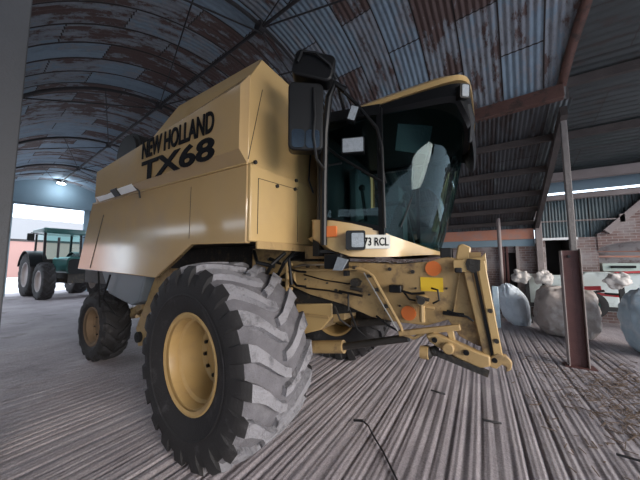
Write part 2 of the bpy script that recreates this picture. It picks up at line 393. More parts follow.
# ragged red-brown barge board at the open end of the barrel roof
b = MB(); pts = []
for k in range(25):
    t = T0+(T1-T0)*k/24; pts.append((VC, RR, t))
top = []; bot = []; up_ = []
for (vc, rr, t) in pts:
    v = vc+rr*math.sin(t); ue = uend(v)+.01
    top.append(B(ue, vc+(rr+.10)*math.sin(t), ZC+(rr+.10)*math.cos(t))); j = rnd.uniform(-.02, .02)
    bot.append(B(ue, vc+(rr-.05+j)*math.sin(t), ZC+(rr-.05+j)*math.cos(t)))
    q = B(ue+.03, vc+(rr+.02)*math.sin(t), 6.9); up_.append(q)
b.loft(top, bot); o = S(b, 'trim_%d' % tn, M['rustbeam'], solid=.12); tn += 1
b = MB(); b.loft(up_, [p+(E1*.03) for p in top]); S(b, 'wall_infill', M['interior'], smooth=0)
# gable with doorway at the far end
b = MB(); pts = [(-2.95, 4.66)]+[(VC+(RR+.14)*math.sin(T0+(T1-T0)*k/20), ZC+(RR+.14)*math.cos(T0+(T1-T0)*k/20)) for k in range(21)]+[(2.97, 4.77)]
gp = [B(-16.8, v, z) for v, z in pts]; gp2 = [B(-16.95, v, z) for v, z in pts]
n = len(gp); b.add(gp+gp2, [tuple(range(n)), tuple(range(2*n-1, n-1, -1))]+[(i, i+n, (i+1) % n+n, (i+1) % n) for i in range(n)])
for (v0, v1, z0, z1) in ((-2.9, -1.54, 0, 4.77), (1.23, 2.97, 0, 4.77)):
    q = [B(u, v, z) for u in (-16.8, -16.95) for v in (v0, v1) for z in (z0, z1)]
    b.add(q, [(0, 1, 3, 2), (4, 6, 7, 5), (0, 4, 5, 1), (2, 3, 7, 6), (0, 2, 6, 4), (1, 5, 7, 3)])
S(b, 'wall_far', M['gable'], smooth=20)
# roller shutter housing/lintel over the doorway
b = MB(); b.bar(B(-16.7, -1.7, 4.86), B(-16.7, 1.4, 4.86), .12, .16); S(b, 'trim_%d' % tn, M['gable']); tn += 1
# side sheeting of the far bays (combine side of barn) and the near side
corr('wall_left', M['leanroof'], B(-9.0, 3.05, 0), E1, (0, 0, 1), 5.2, 4.7, pitch=.12, per=4)
#corr('wall_near_unseen', M['leanroof'], B(-16.8, -3.0, 0), E1, (0, 0, 1), 4.0, 4.8, pitch=.12, per=4)

# ------------------------------------------------------------------ floor
def axis_samples(segs):
    out = []
    for a, b_, st in segs:
        k = max(1, int(round((b_-a)/st))); out += [a+(b_-a)*i/k for i in range(k)]
    return out+[segs[-1][1]]
xs = axis_samples([(-22, -8, .5), (-8, -5, .03), (-5, 2.2, .011), (2.2, 3.2, .05), (3.2, 9, .5)])
ys = axis_samples([(-7, .2, .6), (.2, 7, .16), (7, 12, .5)])
def groove(x, y):
    if x < -9 or x > 2.6: return 0
    wv = x+.02*noise.noise((x*.8, y*.35, 3))
    g = .0
    ph = wv/.118+.8*noise.noise((wv*2.1, 0, 5)); f = ph-math.floor(ph)
    g -= .014*math.exp(-((f-.5)/.13)**2)*(.45+.9*abs(noise.noise((wv*1.7, y*.4, 9)))*1.6)
    ph = wv/.047+.9*noise.noise((wv*3.1, 1, 2)); f = ph-math.floor(ph)
    g -= .0045*math.exp(-((f-.5)/.2)**2)
    fade = min(1, max(0, (2.3+.25*noise.noise((y*.7, 0, 0))-x)/.35))
    return g*fade
mb = MB()
for x in xs:
    for y in ys: mb.v.append((x, y, groove(x, y)+.004*noise.noise((x*2, y*2, 0)) - .002))
ny = len(ys)
for i in range(len(xs)-1):
    for k in range(ny-1):
        a = i*ny+k; mb.f.append((a, a+ny, a+ny+1, a+1)); mb.mi.append(0)
S(mb, 'floor', M['floor'], smooth=80)
# slab joints: narrow open joints in the concrete at right
b = MB(); b.box(-90, -21.5, -60, 60, -.12, -.02); b.box(9, 60, -60, 60, -.12, -.02); b.box(-22, 9, -60, -6.9, -.12, -.02); b.box(-22, 9, 12.0, 60, -.12, -.03)
o = S(b, 'floor', M['yard'], smooth=0)
# outbuilding across the yard
t = thing('outbuilding', (-46, 8, 0), 'long pale building across the yard seen through the far doorway', 'building')
b = MB(); b.box(-52, -46, -14, 26, 0, 4.3); b.build('wall', M['outwall'], t, smooth=0)
b = MB(); b.box(-46.1, -45.9, -14, 26, 4.15, 4.45); b.build('gutter', M['iron'], t, smooth=0)
b = MB(); b.prism([(-45.7, 4.4), (-52, 7.6), (-52, 4.4)], 1, -14.2, 26.2); b.build('roof', M['outroof'], t, smooth=0)

# lamp at the gable
t = thing('high_bay_lamp', B(-16.3, 0.05, 6.2), 'lit round lamp hanging below the crown by the far gable', 'lamp')
b = MB(); c = B(-16.3, .05, 6.05); b.lathe([(.12, .03), (.1, .12), (0, .2), (-.02, .2)], c, axis=2, seg=20); b.build('housing', M['iron'], t)
b = MB(); b.sphere(c+Vector((0, 0, -.03)), (.19, .19, .06), 16, 8); b.build('lamp_face', M['lamp_on'], t)
pl_ = bpy.data.lights.new('lamp_light', 'POINT'); pl_.energy = 70; pl_.color = (.82, .92, 1); pl_.shadow_soft_size = .15; po = bpy.data.objects.new('lamp_light', pl_); C.objects.link(po); po.location = c+E1*.25+Vector((0, 0, -.35))

# ------------------------------------------------------------------ posts
t = thing('roof_post', B(0, -2.90, 0), 'grey square post rising close to the camera at the left edge', 'post')
b = MB(); p = B(0, -2.90, 0); rot = Matrix.Translation(p) @ Matrix.Rotation(-ANG, 4, 'Z')
b.box(-.1, .1, -.1, .1, 0, 4.6, mtx=rot); b.build('shaft', M['nearpost'], t, bevel=.012)
b = MB(); b.box(-.16, .16, -.16, .16, 0, .015, mtx=rot); b.build('base_plate', M['iron'], t)
b = MB(); b.box(1.345, 1.435, 6.115, 6.20, 0, 4.40); o = b.build('timber_post', M['post'], None, bevel=.012)
tag(o, 'tall grey timber post behind the red-brown steel stanchion, carrying the roof', 'post')
t = thing('steel_stanchion', (1.33, 5.96, 0), 'short red-brown steel channel stanchion bolted to the floor right of the harvester', 'post')
b = MB(); b.box(1.19, 1.41, 5.96, 5.975, 0.01, 1.88); b.build('web', M['rustcol'], t)
b = MB(); b.box(1.41, 1.425, 5.90, 6.05, .01, 1.90); b.build('flange', M['rustedge'], t, bevel=.003)
b = MB(); b.box(1.175, 1.19, 5.90, 6.05, .01, 1.88); b.build('flange', M['rustedge'], t, bevel=.003)
b = MB(); b.box(1.12, 1.5, 5.86, 6.09, 0, .012); b.build('base_plate', M['rustcol'], t)
b = MB(); b.tube([(1.28, 5.93, 1.78), (1.28, 5.962, 1.78)], .022, 10); b.build('bolt', M['black'], t)

# ------------------------------------------------------------------ lean-to on the far side
EZ, EY, WY, WZ = 4.48, 6.02, 10.6, 2.95
sl_ = Vector((0, WY-EY, WZ-EZ)); 
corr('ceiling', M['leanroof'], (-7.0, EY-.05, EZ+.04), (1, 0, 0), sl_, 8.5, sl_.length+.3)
def lz(y): return EZ+(WZ-EZ)*(y-EY)/(WY-EY)
for y in (6.75, 7.75, 8.75, 9.6, 10.45):
    b = MB(); b.bar((-7, y, lz(y)-.07), (1.5, y, lz(y)-.07), .07, .13); S(b, 'trim_%d' % tn, M['purlin']); tn += 1
for xx in (-4.4, -1.9, 1.5):
    b = MB(); b.bar((xx-.12 if xx > 1 else xx, EY, EZ-.14), (xx+.07 if xx > 1 else xx, WY, WZ-.16), .10, .2); S(b, 'trim_%d' % tn, M['purlin']); tn += 1
# higher roof to the right
R2 = Vector((0, 10.9-2.2, 4.3-6.7))
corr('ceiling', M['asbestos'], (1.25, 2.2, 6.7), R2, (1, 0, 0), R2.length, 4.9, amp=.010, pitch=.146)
corr('ceiling', M['asbestos'], (1.0, -4.5, 5.2), (0, 6.7, 1.5), (1, 0, 0), 6.87, 5.1, amp=.010, pitch=.146, per=4)  # unseen; added to shut the sky out of the windscreen reflection
b = MB(); b.box(6.05, 6.15, -5, 12, 4.3, 7.2); S(b, 'wall_right_unseen', M['asbestos'] if 0 else M['interior'], smooth=0)  # unseen upper wall, added to cut sky light on the barrel roof
def r2z(y): return 6.7+(4.3-6.7)*(y-2.2)/(10.9-2.2)
for y in (3.4, 5.0, 6.9, 8.6):
    b = MB(); b.bar((1.5, y, r2z(y)-.12), (9, y, r2z(y)-.12), .09, .17); S(b, 'trim_%d' % tn, M['purlin']); tn += 1
b = MB(); b.bar((4.0, 10.9, r2z(10.9)-.2), (6.2, 5.2, r2z(5.2)-.25), .12, .24); S(b, 'trim_%d' % tn, M['purlin']); tn += 1
b = MB(); b.bar((1.4, 10.3, 4.22), (9, 9.75, 4.02), .16, .26); S(b, 'trim_%d' % tn, M['palewood'], bevel=.01); tn += 1
b = MB(); b.bar((1.4, 10.45, 3.62), (9, 9.9, 3.50), .12, .14); S(b, 'trim_%d' % tn, M['palewood'], bevel=.01); tn += 1
# gable infill between the barrel eave and the higher roof (above the lean-to)
b = MB(); b.add([(1.47, 6.1, 4.5), (1.47, 10.9, 3.0), (1.62, 10.9, 4.3), (1.47, 6.1, 5.4)], [(0, 1, 2, 3)]); S(b, 'wall_infill', M['purlin'], solid=.03)
# near side lean-to, unseen: put in to keep the side panel's reflection dark
corr('ceiling', M['leanroof'], (-18, .2, 4.62), (1, 0, 0), (0, -6, -1.3), 24, 5.2, pitch=.15, per=4)

corr('wall_near_unseen', M['leanroof'], (-20.5, -5.8, 0), (1, 0, 0), (0, 0, 1), 22.5, 3.4, pitch=.15, per=4)  # unseen; put up so the side panel mirrors a dark wall, not sky
b = MB(); b.box(-17.7, -17.5, -5.8, -.1, 2.7, 4.9); S(b, 'wall_near_unseen', M['gable'], smooth=0)  # unseen; leaves a low bright opening for the panel's rear reflection
# ------------------------------------------------------------------ back wall
W = 10.6
b = MB(); b.box(-8, .66, W, W+.25, 0, 2.28); b.box(.66, 1.02, W, W+.25, 2.0, 2.28); b.box(1.02, 1.56, W, W+.25, 0, 2.28)
S(b, 'wall_back', M['brick'], smooth=0)
b = MB(); b.box(.5, 1.2, W+.25, W+.3, 0, 2.3); S(b, 'wall_back', M['interior'], smooth=0)  # dark sheet standing in for the unlit space behind the doorway
b = MB(); b.box(-8, 1.5, W-.07, W, 2.42, 2.76); S(b, 'trim_%d' % tn, M['redfascia'], bevel=.008); tn += 1
b = MB(); b.box(-8, 1.5, W-.04, W+.02, 2.20, 2.42); S(b, 'trim_%d' % tn, M['gable']); tn += 1
corr('wall_back', M['leanroof'], (-8, W+.02, 2.7), (1, 0, 0), (0, 0, 1), 9.6, .45)
for x0, x1, mm in ((.60, .70, 'rustcol'), (.74, .80, 'rustcol'), (1.0, 1.08, 'palewood')):
    b = MB(); b.box(x0, x1, W-.10, W-.0, 0, 2.2); S(b, 'trim_%d' % tn, M[mm], bevel=.005); tn += 1
# wall post at junction
b = MB(); b.box(1.52, 1.68, W-.16, W-.0, 0, 4.0); S(b, 'trim_%d' % tn, M['palewood'], bevel=.01); tn += 1
b = MB(); b.box(1.68, 1.76, W, W+.25, 0, 2.45); S(b, 'wall_back', M['plaster'], smooth=0)
# pier, sill wall, upper gable of brick
b = MB(); b.box(2.38, 2.92, W, W+.3, 0, 2.42); b.box(2.92, 9, W, W+.3, 0, 1.42)
ac = [(2.92, 2.05)]+[(2.92+1.3*(i/12), 2.05+.22*math.sin(PI*i/24)) for i in range(1, 13)]
S(b, 'wall_back', M['brick'], smooth=0)
b = MB(); pts = [(2.38, 2.42), (2.92, 2.42)]; pts = [(2.92, 2.02)]+[(2.92+.9*(1-math.cos(PI*i/24)), 2.02+.24*math.sin(PI*i/24)) for i in range(1, 13)]+[(5.2, 2.27), (9, 2.2), (9, 4.4), (4.9, 4.4), (3.25, 2.66), (2.92, 2.5)]
b.prism(pts, 1, W-.02, W+.3); S(b, 'wall_back', M['brick'], smooth=0)
b = MB(); b.bar((3.1, W-.06, 2.54), (5.1, W-.06, 4.62), .08, .17); S(b, 'trim_%d' % tn, M['palewood'], bevel=.006); tn += 1
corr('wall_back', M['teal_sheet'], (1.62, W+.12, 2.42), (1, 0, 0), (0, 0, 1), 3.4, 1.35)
b = MB(); b.box(1.4, 9, W+.08, W+.14, 3.84, 4.6); S(b, 'wall_back', M['gable'], smooth=0)
b = MB(); b.box(1.7, 2.5, W-.03, W+.05, 2.36, 2.43); S(b, 'trim_%d' % tn, M['white']); tn += 1
b = MB(); b.tube([(1.7, W-.06, 2.93), (3.42, W-.06, 2.90)], .022, 8); b.box(3.38, 3.48, W-.1, W-.02, 2.8, 3.02); S(b, 'trim_%d' % tn, M['palewood']); tn += 1
# dark store behind the opening, and the room behind the arched window
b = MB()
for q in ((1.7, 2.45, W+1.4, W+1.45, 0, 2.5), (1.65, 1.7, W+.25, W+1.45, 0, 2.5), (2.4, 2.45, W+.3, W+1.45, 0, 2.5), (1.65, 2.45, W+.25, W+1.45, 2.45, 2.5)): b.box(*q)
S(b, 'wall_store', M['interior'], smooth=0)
b = MB()
for q in ((2.6, 6, W+1.6, W+1.65, 0, 2.6), (2.6, 2.65, W+.3, W+1.6, 0, 2.6), (2.6, 6, W+.3, W+1.65, 2.55, 2.6)): b.box(*q)
S(b, 'wall_store', M['plaster'], smooth=0)
t = thing('workbench', (3.4, W+.4, 0), 'pale green bench top with a dark tube under the arched opening', 'bench')
b = MB(); b.box(2.98, 4.6, W+.02, W+.75, 1.43, 1.66); b.build('bench_top', M['green'], t, bevel=.01)
b = MB(); b.tube([(3.15, W+.0, 1.56), (3.62, W+.0, 1.56)], .035, 12); b.build('tube', M['black'], t)
b = MB(); b.bar((2.95, W+.5, 1.86), (4.4, W+.5, 1.84), .06, .05); b.bar((2.95, W+.9, 2.02), (4.4, W+.9, 2.0), .05, .035); o = b.build('shelf_rail', M['redfascia'], None)
tag(o, 'reddish rails running across inside the arched opening', 'rail')
# white pole
b = MB(); b.tube([(.565, 10.0, 0), (.555, 10.0, 3.06)], .055, 14); o = b.build('pole', M['palewood'], None)
tag(o, 'slim pale round pole under the lean-to roof behind the harvester nose', 'pole')

# ------------------------------------------------------------------ combine harvester
YC = 3.2
H = thing('combine_harvester', (-2.8, YC, 0), 'large straw-yellow combine harvester with a black-framed cab, lettered TX68', 'combine harvester')

def lug_tyre(Rr, Wd, rimr, nl, lh, squash_z, side_dark=True):
    """tyre about the y axis, centred on 0; outer side is -y"""
    b = MB(); rb = Rr-lh
    prof = [(-.36*Wd, rimr), (-.43*Wd, rimr+.03), (-.49*Wd, rimr+(rb-rimr)*.35), (-.505*Wd, rimr+(rb-rimr)*.6), (-.485*Wd, rimr+(rb-rimr)*.80), (-.455*Wd, rb-.045)]
    trd = [(-.455*Wd, rb-.045), (-.40*Wd, rb-.015), (-.2*Wd, rb+.006), (0, rb+.01), (.2*Wd, rb+.006), (.40*Wd, rb-.015), (.455*Wd, rb-.045)]
    b.lathe(prof, (0, 0, 0), 1, 72, 0); b.lathe([(-a, r) for a, r in reversed(prof)], (0, 0, 0), 1, 72, 0); b.lathe(trd, (0, 0, 0), 1, 72, 2)
    b.lathe([(-.497*Wd, rimr+(rb-rimr)*.42), (-.507*Wd, rimr+(rb-rimr)*.45), (-.503*Wd, rimr+(rb-rimr)*.48)], (0, 0, 0), 1, 72, 0)
    st = [(-.03, .0, .034), (.06, .03, .038), (.16, .10, .042), (.27, .19, .049), (.37, .255, .056), (.44, .285, .063), (.485, .30, .067), (.505, .305, .062)]
    rtop = [Rr, Rr+.002, Rr+.001, Rr-.004, Rr-.014, Rr-.032, Rr-.072, Rr-.150]
    rbt = [rb-.01]*4+[rb-.03, rb-.055, rb-.09, rb-.16]
    sc = Rr/.85
    for side in (-1, 1):
        for k in range(nl):
            ph0 = 2*PI*(k+(.5 if side > 0 else 0))/nl
            vs = []
            for (fw, dph, hw), rt, rbb in zip(st, rtop, rbt):
                y = side*fw*Wd; ph = ph0+dph; j = (noise.noise((k*1.7, fw*9, side))*.012)
                for (rr_, hh) in ((rbb, hw*1.18), (rt, hw), (rt, -hw), (rbb, -hw*1.18)):
                    a = ph+(hh*sc+j)/Rr
                    yy = y + (side*.0 if rr_ == rt else 0)
                    vs.append((rr_*math.cos(a), yy, rr_*math.sin(a)))
            n = len(st); fs = []
            for i in range(n-1):
                for q in range(3): fs.append((i*4+q, i*4+q+1, (i+1)*4+q+1, (i+1)*4+q))
                fs.append((i*4+3, i*4, (i+1)*4, (i+1)*4+3))
            b.add(vs[:24], fs[:20]+[(0, 1, 2, 3)], 1); b.add(vs[20:], [tuple(v-20 for v in f) for f in fs[20:]]+[tuple((n-1)*4+q-20 for q in (3, 2, 1, 0))], 0)
    b.v = [(x, y, max(z, squash_z)) for x, y, z in b.v]
    return b
def rim_mb(rr, Wd, dish):
    b = MB()
    o = -.43*Wd
    b.lathe([(o, rr-.012), (o-.012, rr+.02), (o-.004, rr+.034), (o+.012, rr+.03), (o+.02, rr-.02), (o+.07, rr-.035), (o+.10, rr-.035), (o+.12, rr-.06), (o+.20, rr-.075),
             (o+dish, rr-.085), (o+dish+.01, rr-.10), (o+dish+.035, rr*.62), (o+dish+.03, rr*.56), (o+dish-.01, rr*.52), (o+dish-.01, .001)], (0, 0, 0), 1, 56)
    b.lathe([(-o, rr-.012), (-o+.012, rr+.02), (-o-.02, rr-.02), (o+dish+.02, rr-.08)], (0, 0, 0), 1, 56)
    return b
def make_wheel(name, parent, loc, Rr, Wd, rimr, nl, lh, dish, nuts, sq, mirror=False, treadmat='dusty', rimmat='rim'):
    rb = rim_mb(rimr, Wd, dish); tb = lug_tyre(Rr, Wd, rimr, nl, lh, sq)
    nb = []
    for k in range(nuts):
        a = 2*PI*k/nuts+.2; r = rimr*.62-.045 if nuts > 0 else 0
        m = MB(); yy = -.43*Wd+dish-.03; c = Vector((rimr*.57*math.cos(a), yy, rimr*.57*math.sin(a)))
        m.tube([c, c+Vector((0, .05, 0))], .017*Rr/.85, 6); nb.append(m)
    allb = [rb, tb]+nb
    if mirror:
        for m in allb: m.v = [(x, -y, z) for x, y, z in m.v]
    off = Vector(loc)
    wh = rb.build(name, M[rimmat], parent, loc=(off-parent.location) if parent.type == 'EMPTY' else off)
    ty = tb.build('tyre', [M['rubber'], M[treadmat], M['gapshade' if treadmat == 'dusty' else 'rubber']], wh, smooth=32)
    for m in nb: m.build('wheel_nut', M['black'], wh)
    return wh
FWX = -2.27
HZ = .805
w1 = make_wheel('front_wheel', H, (FWX+.07, 1.46+.34, HZ), .88, .79, .40, 20, .056, .32, 12, -HZ+.004); w1.rotation_euler = (0, 0, R(-4))
w2 = make_wheel('front_wheel', H, (FWX, 2*YC-1.80, HZ), .88, .79, .40, 20, .056, .32, 12, -HZ+.004, mirror=True, treadmat='darktread')
make_wheel('rear_wheel', H, (-5.78, 2.16, .58), .60, .42, .30, 16, .045, .12, 6, -.575, treadmat='darktread', rimmat='rear_rim')
make_wheel('rear_wheel', H, (-5.78, 2*YC-2.16, .58), .60, .42, .30, 16, .045, .12, 6, -.575, mirror=True, treadmat='darktread')

# body core
b = MB(); b.box(-4.9, -1.72, 1.66, 2*YC-1.66, 1.88, 3.0); b.box(-6.6, -4.9, 2.1, 2*YC-2.1, 1.3, 2.7); b.build('body_core', M['grime'], H)
# lower side panel (polygon in xz)
def side_lower(y0, y1):
    b = MB(); pts = [(-1.70, 1.845), (-2.47, 1.86), (-3.10, 1.51), (-5.34, 1.58), (-4.95, 2.56), (-1.70, 2.535)]
    b.prism(pts, 1, y0, y1); return b
side_lower(1.60, 1.66).build('side_panel', M['yellow_dim_side'], H, bevel=.012)
side_lower(2*YC-1.66, 2*YC-1.60).build('side_panel', M['yellow_dim_side'], H, bevel=.012)
b = MB(); b.bar((-2.50, 1.599, 1.92), (-2.50, 1.599, 2.45), .004, .004); b.build('panel_seam', M['grime'], H)
b = MB(); b.bar((-4.86, 1.598, 1.60), (-4.52, 1.598, 2.35), .010, .004); b.build('panel_seam', M['grime'], H)
# upper shell: cross-sections at front and rear
def shell(xf, xr, prof_f, prof_r):
    b = MB(); A = [(xf, y, z) for y, z in prof_f]; D = [(xr, y, z) for y, z in prof_r]; b.loft(A, D); return b
pf = [(1.61, 2.53), (1.50, 2.64), (1.50, 3.215), (1.60, 3.36)]
pr = [(1.61, 2.545), (1.51, 2.60), (1.51, 2.955), (1.62, 3.03)]
n = len(pf)
b = shell(-1.70, -4.6, pf, pr)
xr2 = -4.62
b.add([(-1.70, y, z) for y, z in pf]+[(-1.70, 1.75, 3.33), (-1.70, 1.61, 2.53)], [(0, 1, 2, 3, 4)])
b.build('upper_side_panel', M['yellow_dim_side'], H, bevel=0, smooth=20)
b = MB(); b.add([(-4.6, 1.61, 2.545), (-4.6, 1.51, 2.60), (-4.6, 1.51, 2.955), (-4.6, 1.62, 3.03), (-4.75, 1.66, 3.0), (-4.95, 1.66, 2.55)], [(0, 1, 2, 3, 4, 5)])
b.add([(-4.6, 1.62, 3.03), (-4.6, 2*YC-1.62, 3.03), (-4.95, 2*YC-1.62, 2.5), (-4.95, 1.62, 2.5)], [(0, 1, 2, 3)]); b.build('rear_hood', M['yellow'], H)
# seal + crease ledge
b = MB(); b.bar((-1.70, 1.595, 2.54), (-4.9, 1.595, 2.552), .016, .012); b.build('crease_ledge', M['yellow'], H)
# tank extension: sloping band
pe = [(1.60, 3.355), (1.745, 3.615)]
b = MB()
fr = [(-1.70, y, z) for y, z in pe]
b.add([(-1.70, 1.60, 3.33), (-1.70, 1.745, 3.615), (-3.05, 1.745, 3.57), (-3.40, 1.60, 3.14)], [(0, 1, 2, 3)])
b.add([(-3.40, 1.60, 3.14), (-3.05, 1.745, 3.57), (-3.05, 2*YC-1.745, 3.57), (-3.40, 2*YC-1.60, 3.14)], [(0, 1, 2, 3)])
b.add([(-1.70, 2*YC-1.60, 3.33), (-1.70, 2*YC-1.745, 3.615), (-3.05, 2*YC-1.745, 3.57), (-3.40, 2*YC-1.60, 3.14)], [(0, 1, 2, 3)])
b.add([(-1.72, 1.745, 3.612), (-1.72, 2*YC-1.745, 3.612), (-3.05, 2*YC-1.745, 3.57), (-3.05, 1.745, 3.57)], [(0, 1, 2, 3)])
b.build('grain_tank_extension', M['yellow'], H, smooth=0)
b = MB(); b.add([(-3.2, 1.62, 3.12), (-4.6, 1.62, 3.03), (-4.6, 2*YC-1.62, 3.03), (-3.2, 2*YC-1.62, 3.12)], [(0, 1, 2, 3)]); b.build('deck', M['yellow'], H, smooth=0)
# front bulkhead
b = MB(); fp = [(1.60, 2.55), (1.605, 3.35), (1.75, 3.607), (2*YC-1.75, 3.607), (2*YC-1.605, 3.35), (2*YC-1.60, 2.55)]
b.prism(fp, 0, -1.72, -1.695); b.build('front_bulkhead', M['yellow'], H, bevel=.006)
b = MB(); b.prism([(1.61, 1.86), (2.80, 1.88), (2.80, 2.52), (2.74, 2.58), (1.61, 2.54)], 0, -1.72, -1.665); b.build('front_cover', M['yellow'], H, bevel=.012)
b = MB(); b.bar((-1.663, 1.70, 1.93), (-1.663, 1.70, 2.43), .005, .005); b.bar((-1.663, 1.70, 2.43), (-1.663, 2.3, 2.47), .004, .004); b.bar((-1.663, 2.30, 1.90), (-1.663, 2.30, 2.50), .004, .004); b.build('door_seam', M['grime'], H)
b = MB(); b.bar((-1.693, 1.76, 3.31), (-1.693, 1.60, 2.58), .005, .005); b.build('panel_seam', M['grime'], H)
for (y, z) in ((1.65, 2.56), (2.26, 2.56), (2.24, 2.46), (1.95, 2.42)):
    m = MB(); m.disc((-1.655, y, z), (1, 0, 0), .018, .02, 10); m.build('catch', M['blackm'], H)
b = MB(); b.box(-1.68, -1.66, 1.7, 2.78, 1.80, 1.87); b.build('lower_edge', M['yellow_dirty'], H)
# lifting eye on the extension
b = MB(); b.disc((-1.66, 2.28, 3.43), (1, 0, 0), .05, .02, 12); e_ = b.build('lifting_eye', M['yellow'], H); m = MB(); m.disc((-1.648, 2.28, 3.43), (1, 0, 0), .018, .01, 10); m.build('hole', M['black'], e_)
# far upper shell mirrored
b = shell(-1.70, -4.6, [(2*YC-y, z) for y, z in pf], [(2*YC-y, z) for y, z in pr]); b.build('upper_side_panel', M['yellow_dim_side'], H, smooth=20)
# letters
tilt = None
text_mesh('NEW HOLLAND', -3.31, -2.03, 2.87, 3.085, bold=.022, y=1.494).build('lettering', M['text'], H, smooth=0)
text_mesh('TX68', -3.30, -2.01, 2.612, 2.838, bold=.028, y=1.493).build('lettering', M['text'], H, smooth=0)
# white strip with bracket
b = MB(); b.bar((-3.54, 1.535, 2.592), (-4.60, 1.545, 2.578), .02, .085, up=(0, -.62, .78)); o = b.build('crease_strip', M['white'], H, bevel=.005); o['label'] = 'white strip along the crease'
b = MB(); b.bar((-3.93, 1.525, 2.585), (-4.07, 1.525, 2.583), .03, .10, up=(0, -.62, .78)); b.build('bracket', M['black'], o)
b = MB(); b.tube([(-3.54, 1.53, 2.6), (-3.50, 1.57, 2.54), (-3.50, 1.585, 2.46)], .01, 6); b.build('hook', M['blackm'], o)
# rotary dust screen
b = MB(); b.tube([(-4.72, 1.95, 3.37), (-4.72, 2.35, 3.37)], .37, 32); b.tube([(-4.72, 1.90, 3.37), (-4.72, 1.95, 3.37)], .32, 32); b.build('dust_screen', M['blackm'], H)

# underside
b = MB(); b.box(-5.6, -1.85, 2.35, 4.05, 1.2, 1.9); b.box(-3.0, -1.8, 2.6, 3.8, .95, 1.3); b.build('chassis', M['grime'], H)
b = MB(); b.tube([(FWX, 2.0, HZ), (FWX, 4.3, HZ)], .16, 16); b.build('front_axle', M['yellow_dirty'], H)
b = MB(); b.bar((-5.78, 2.3, .72), (-5.78, 4.1, .72), .18, .2); b.bar((-5.5, 2.45, .72), (-4.5, 2.2, 1.02), .10, .12); b.build('rear_axle', M['yellow_dirty'], H)
b = MB(); b.tube([(-5.2, 2.45, .86), (-4.3, 2.0, .90)], .025, 8); b.build('track_rod', M['yellow_dirty'], H)
b = MB(); b.prism([(-5.05, 1.56), (-3.72, 1.53), (-3.85, 1.16), (-4.05, 1.10), (-4.75, 1.22)], 1, 1.80, 2.4); b.build('fuel_tank', M['tank'], H, bevel=.02)
b = MB(); b.prism([(-3.60, 1.62), (-3.18, 1.60), (-3.74, .82), (-3.86, .58), (-4.02, .55), (-4.10, .78)], 1, 1.90, 1.96); b.build('support_leg', M['yellow_dirty'], H, bevel=.008)
b = MB(); b.tube([(-3.98, 1.86, .68), (-3.98, 2.0, .68)], .07, 14); b.tube([(-3.98, 1.85, .68), (-3.98, 1.86, .68)], .035, 12); b.build('pivot_pin', M['blackm'], H)
b = MB(); b.box(-3.6, -3.40, 1.97, 2.3, .95, 1.6); b.build('frame_member', M['yellow_dirty'], H)
b = MB(); b.tube([(-4.6, 1.75, 1.5), (-4.78, 1.75, 1.15), (-4.74, 1.9, .9)], .014, 6); b.tube([(-5.0, 1.75, 1.55), (-5.0, 1.8, 1.0)], .012, 6); b.build('hose', M['black'], H)

# ---- cab
base = [(-1.46, 2.40, 2.12, 1.95), (-1.40, 2.18, 2.10, 1.93), (-1.34, 2.13, 2.09, 1.90), (-1.16, 2.16, 2.07, 1.79), (-1.0, 2.215, 2.04, 1.735), (-.86, 2.28, 2.0, 1.73), (-.74, 2.35, 1.955, 1.73), (-.62, 2.46, 1.90, 1.735), (-.52, 2.60, 1.86, 1.745), (-.44, 2.78, 1.825, 1.755), (-.39, 3.0, 1.805, 1.76), (-.375, 3.2, 1.80, 1.76)]
full = base+[(x, 2*YC-y, a, c) for x, y, a, c in reversed(base[:-1])]
b = MB(); b.loft([(x, y, a) for x, y, a, c in full], [(x, y, c) for x, y, a, c in full])
inn = [(x-.12, YC+(y-YC)*.9, c) for x, y, a, c in full]; b.loft([(x, y, c) for x, y, a, c in full], inn)
inn2 = [(x-.05, YC+(y-YC)*.96, a) for x, y, a, c in full]; b.loft([(x, y, a) for x, y, a, c in full], inn2)
b.build('cab_apron', M['yellow'], H, smooth=50)
def wall_pt(x):  # point on apron and outward normal near x
    for p, q in zip(base, base[1:]):
        if p[0] <= x <= q[0]:
            t = (x-p[0])/(q[0]-p[0]); y = p[1]+t*(q[1]-p[1]); d = Vector((q[0]-p[0], q[1]-p[1], 0)).normalized(); return Vector((x, y, 0)), d, Vector((d.y, -d.x, 0))
# cab floor and rear wall
b = MB(); b.prism([(x+.0, YC+(y-YC)*.96) for x, y, a, c in full], 2, 1.77, 1.80); b.box(-1.50, -1.44, 2.45, 3.95, 1.8, 3.15); b.build('cab_shell', M['blackm'], H)
# glass
wb = [(-.745, 2.35, 1.95), (-.62, 2.46, 1.90), (-.52, 2.60, 1.86), (-.44, 2.78, 1.825), (-.39, 3.0, 1.805), (-.375, 3.2, 1.80)]
wt = [(-.745, 2.33, 3.06), (-.50, 2.39, 3.07), (-.30, 2.52, 3.08), (-.17, 2.72, 3.09), (-.10, 2.95, 3.10), (-.085, 3.2, 3.10)]
wb = wb+[(x, 2*YC-y, z) for x, y, z in reversed(wb[:-1])]; wt = wt+[(x, 2*YC-y, z) for x, y, z in reversed(wt[:-1])]
b = MB(); n = 8; rows = []
def crv(L_, k, m=4):  # catmull refine
    out = []
    for i in range(len(L_)-1):
        p0 = Vector(L_[max(0, i-1)]); p1 = Vector(L_[i]); p2 = Vector(L_[i+1]); p3 = Vector(L_[min(len(L_)-1, i+2)])
        for q in range(m):
            t = q/m; out.append(.5*((2*p1)+(-p0+p2)*t+(2*p0-5*p1+4*p2-p3)*t*t+(-p0+3*p1-3*p2+p3)*t**3))
    out.append(Vector(L_[-1])); return out
wbr = crv(wb, 0); wtr = crv(wt, 0)
rows = []
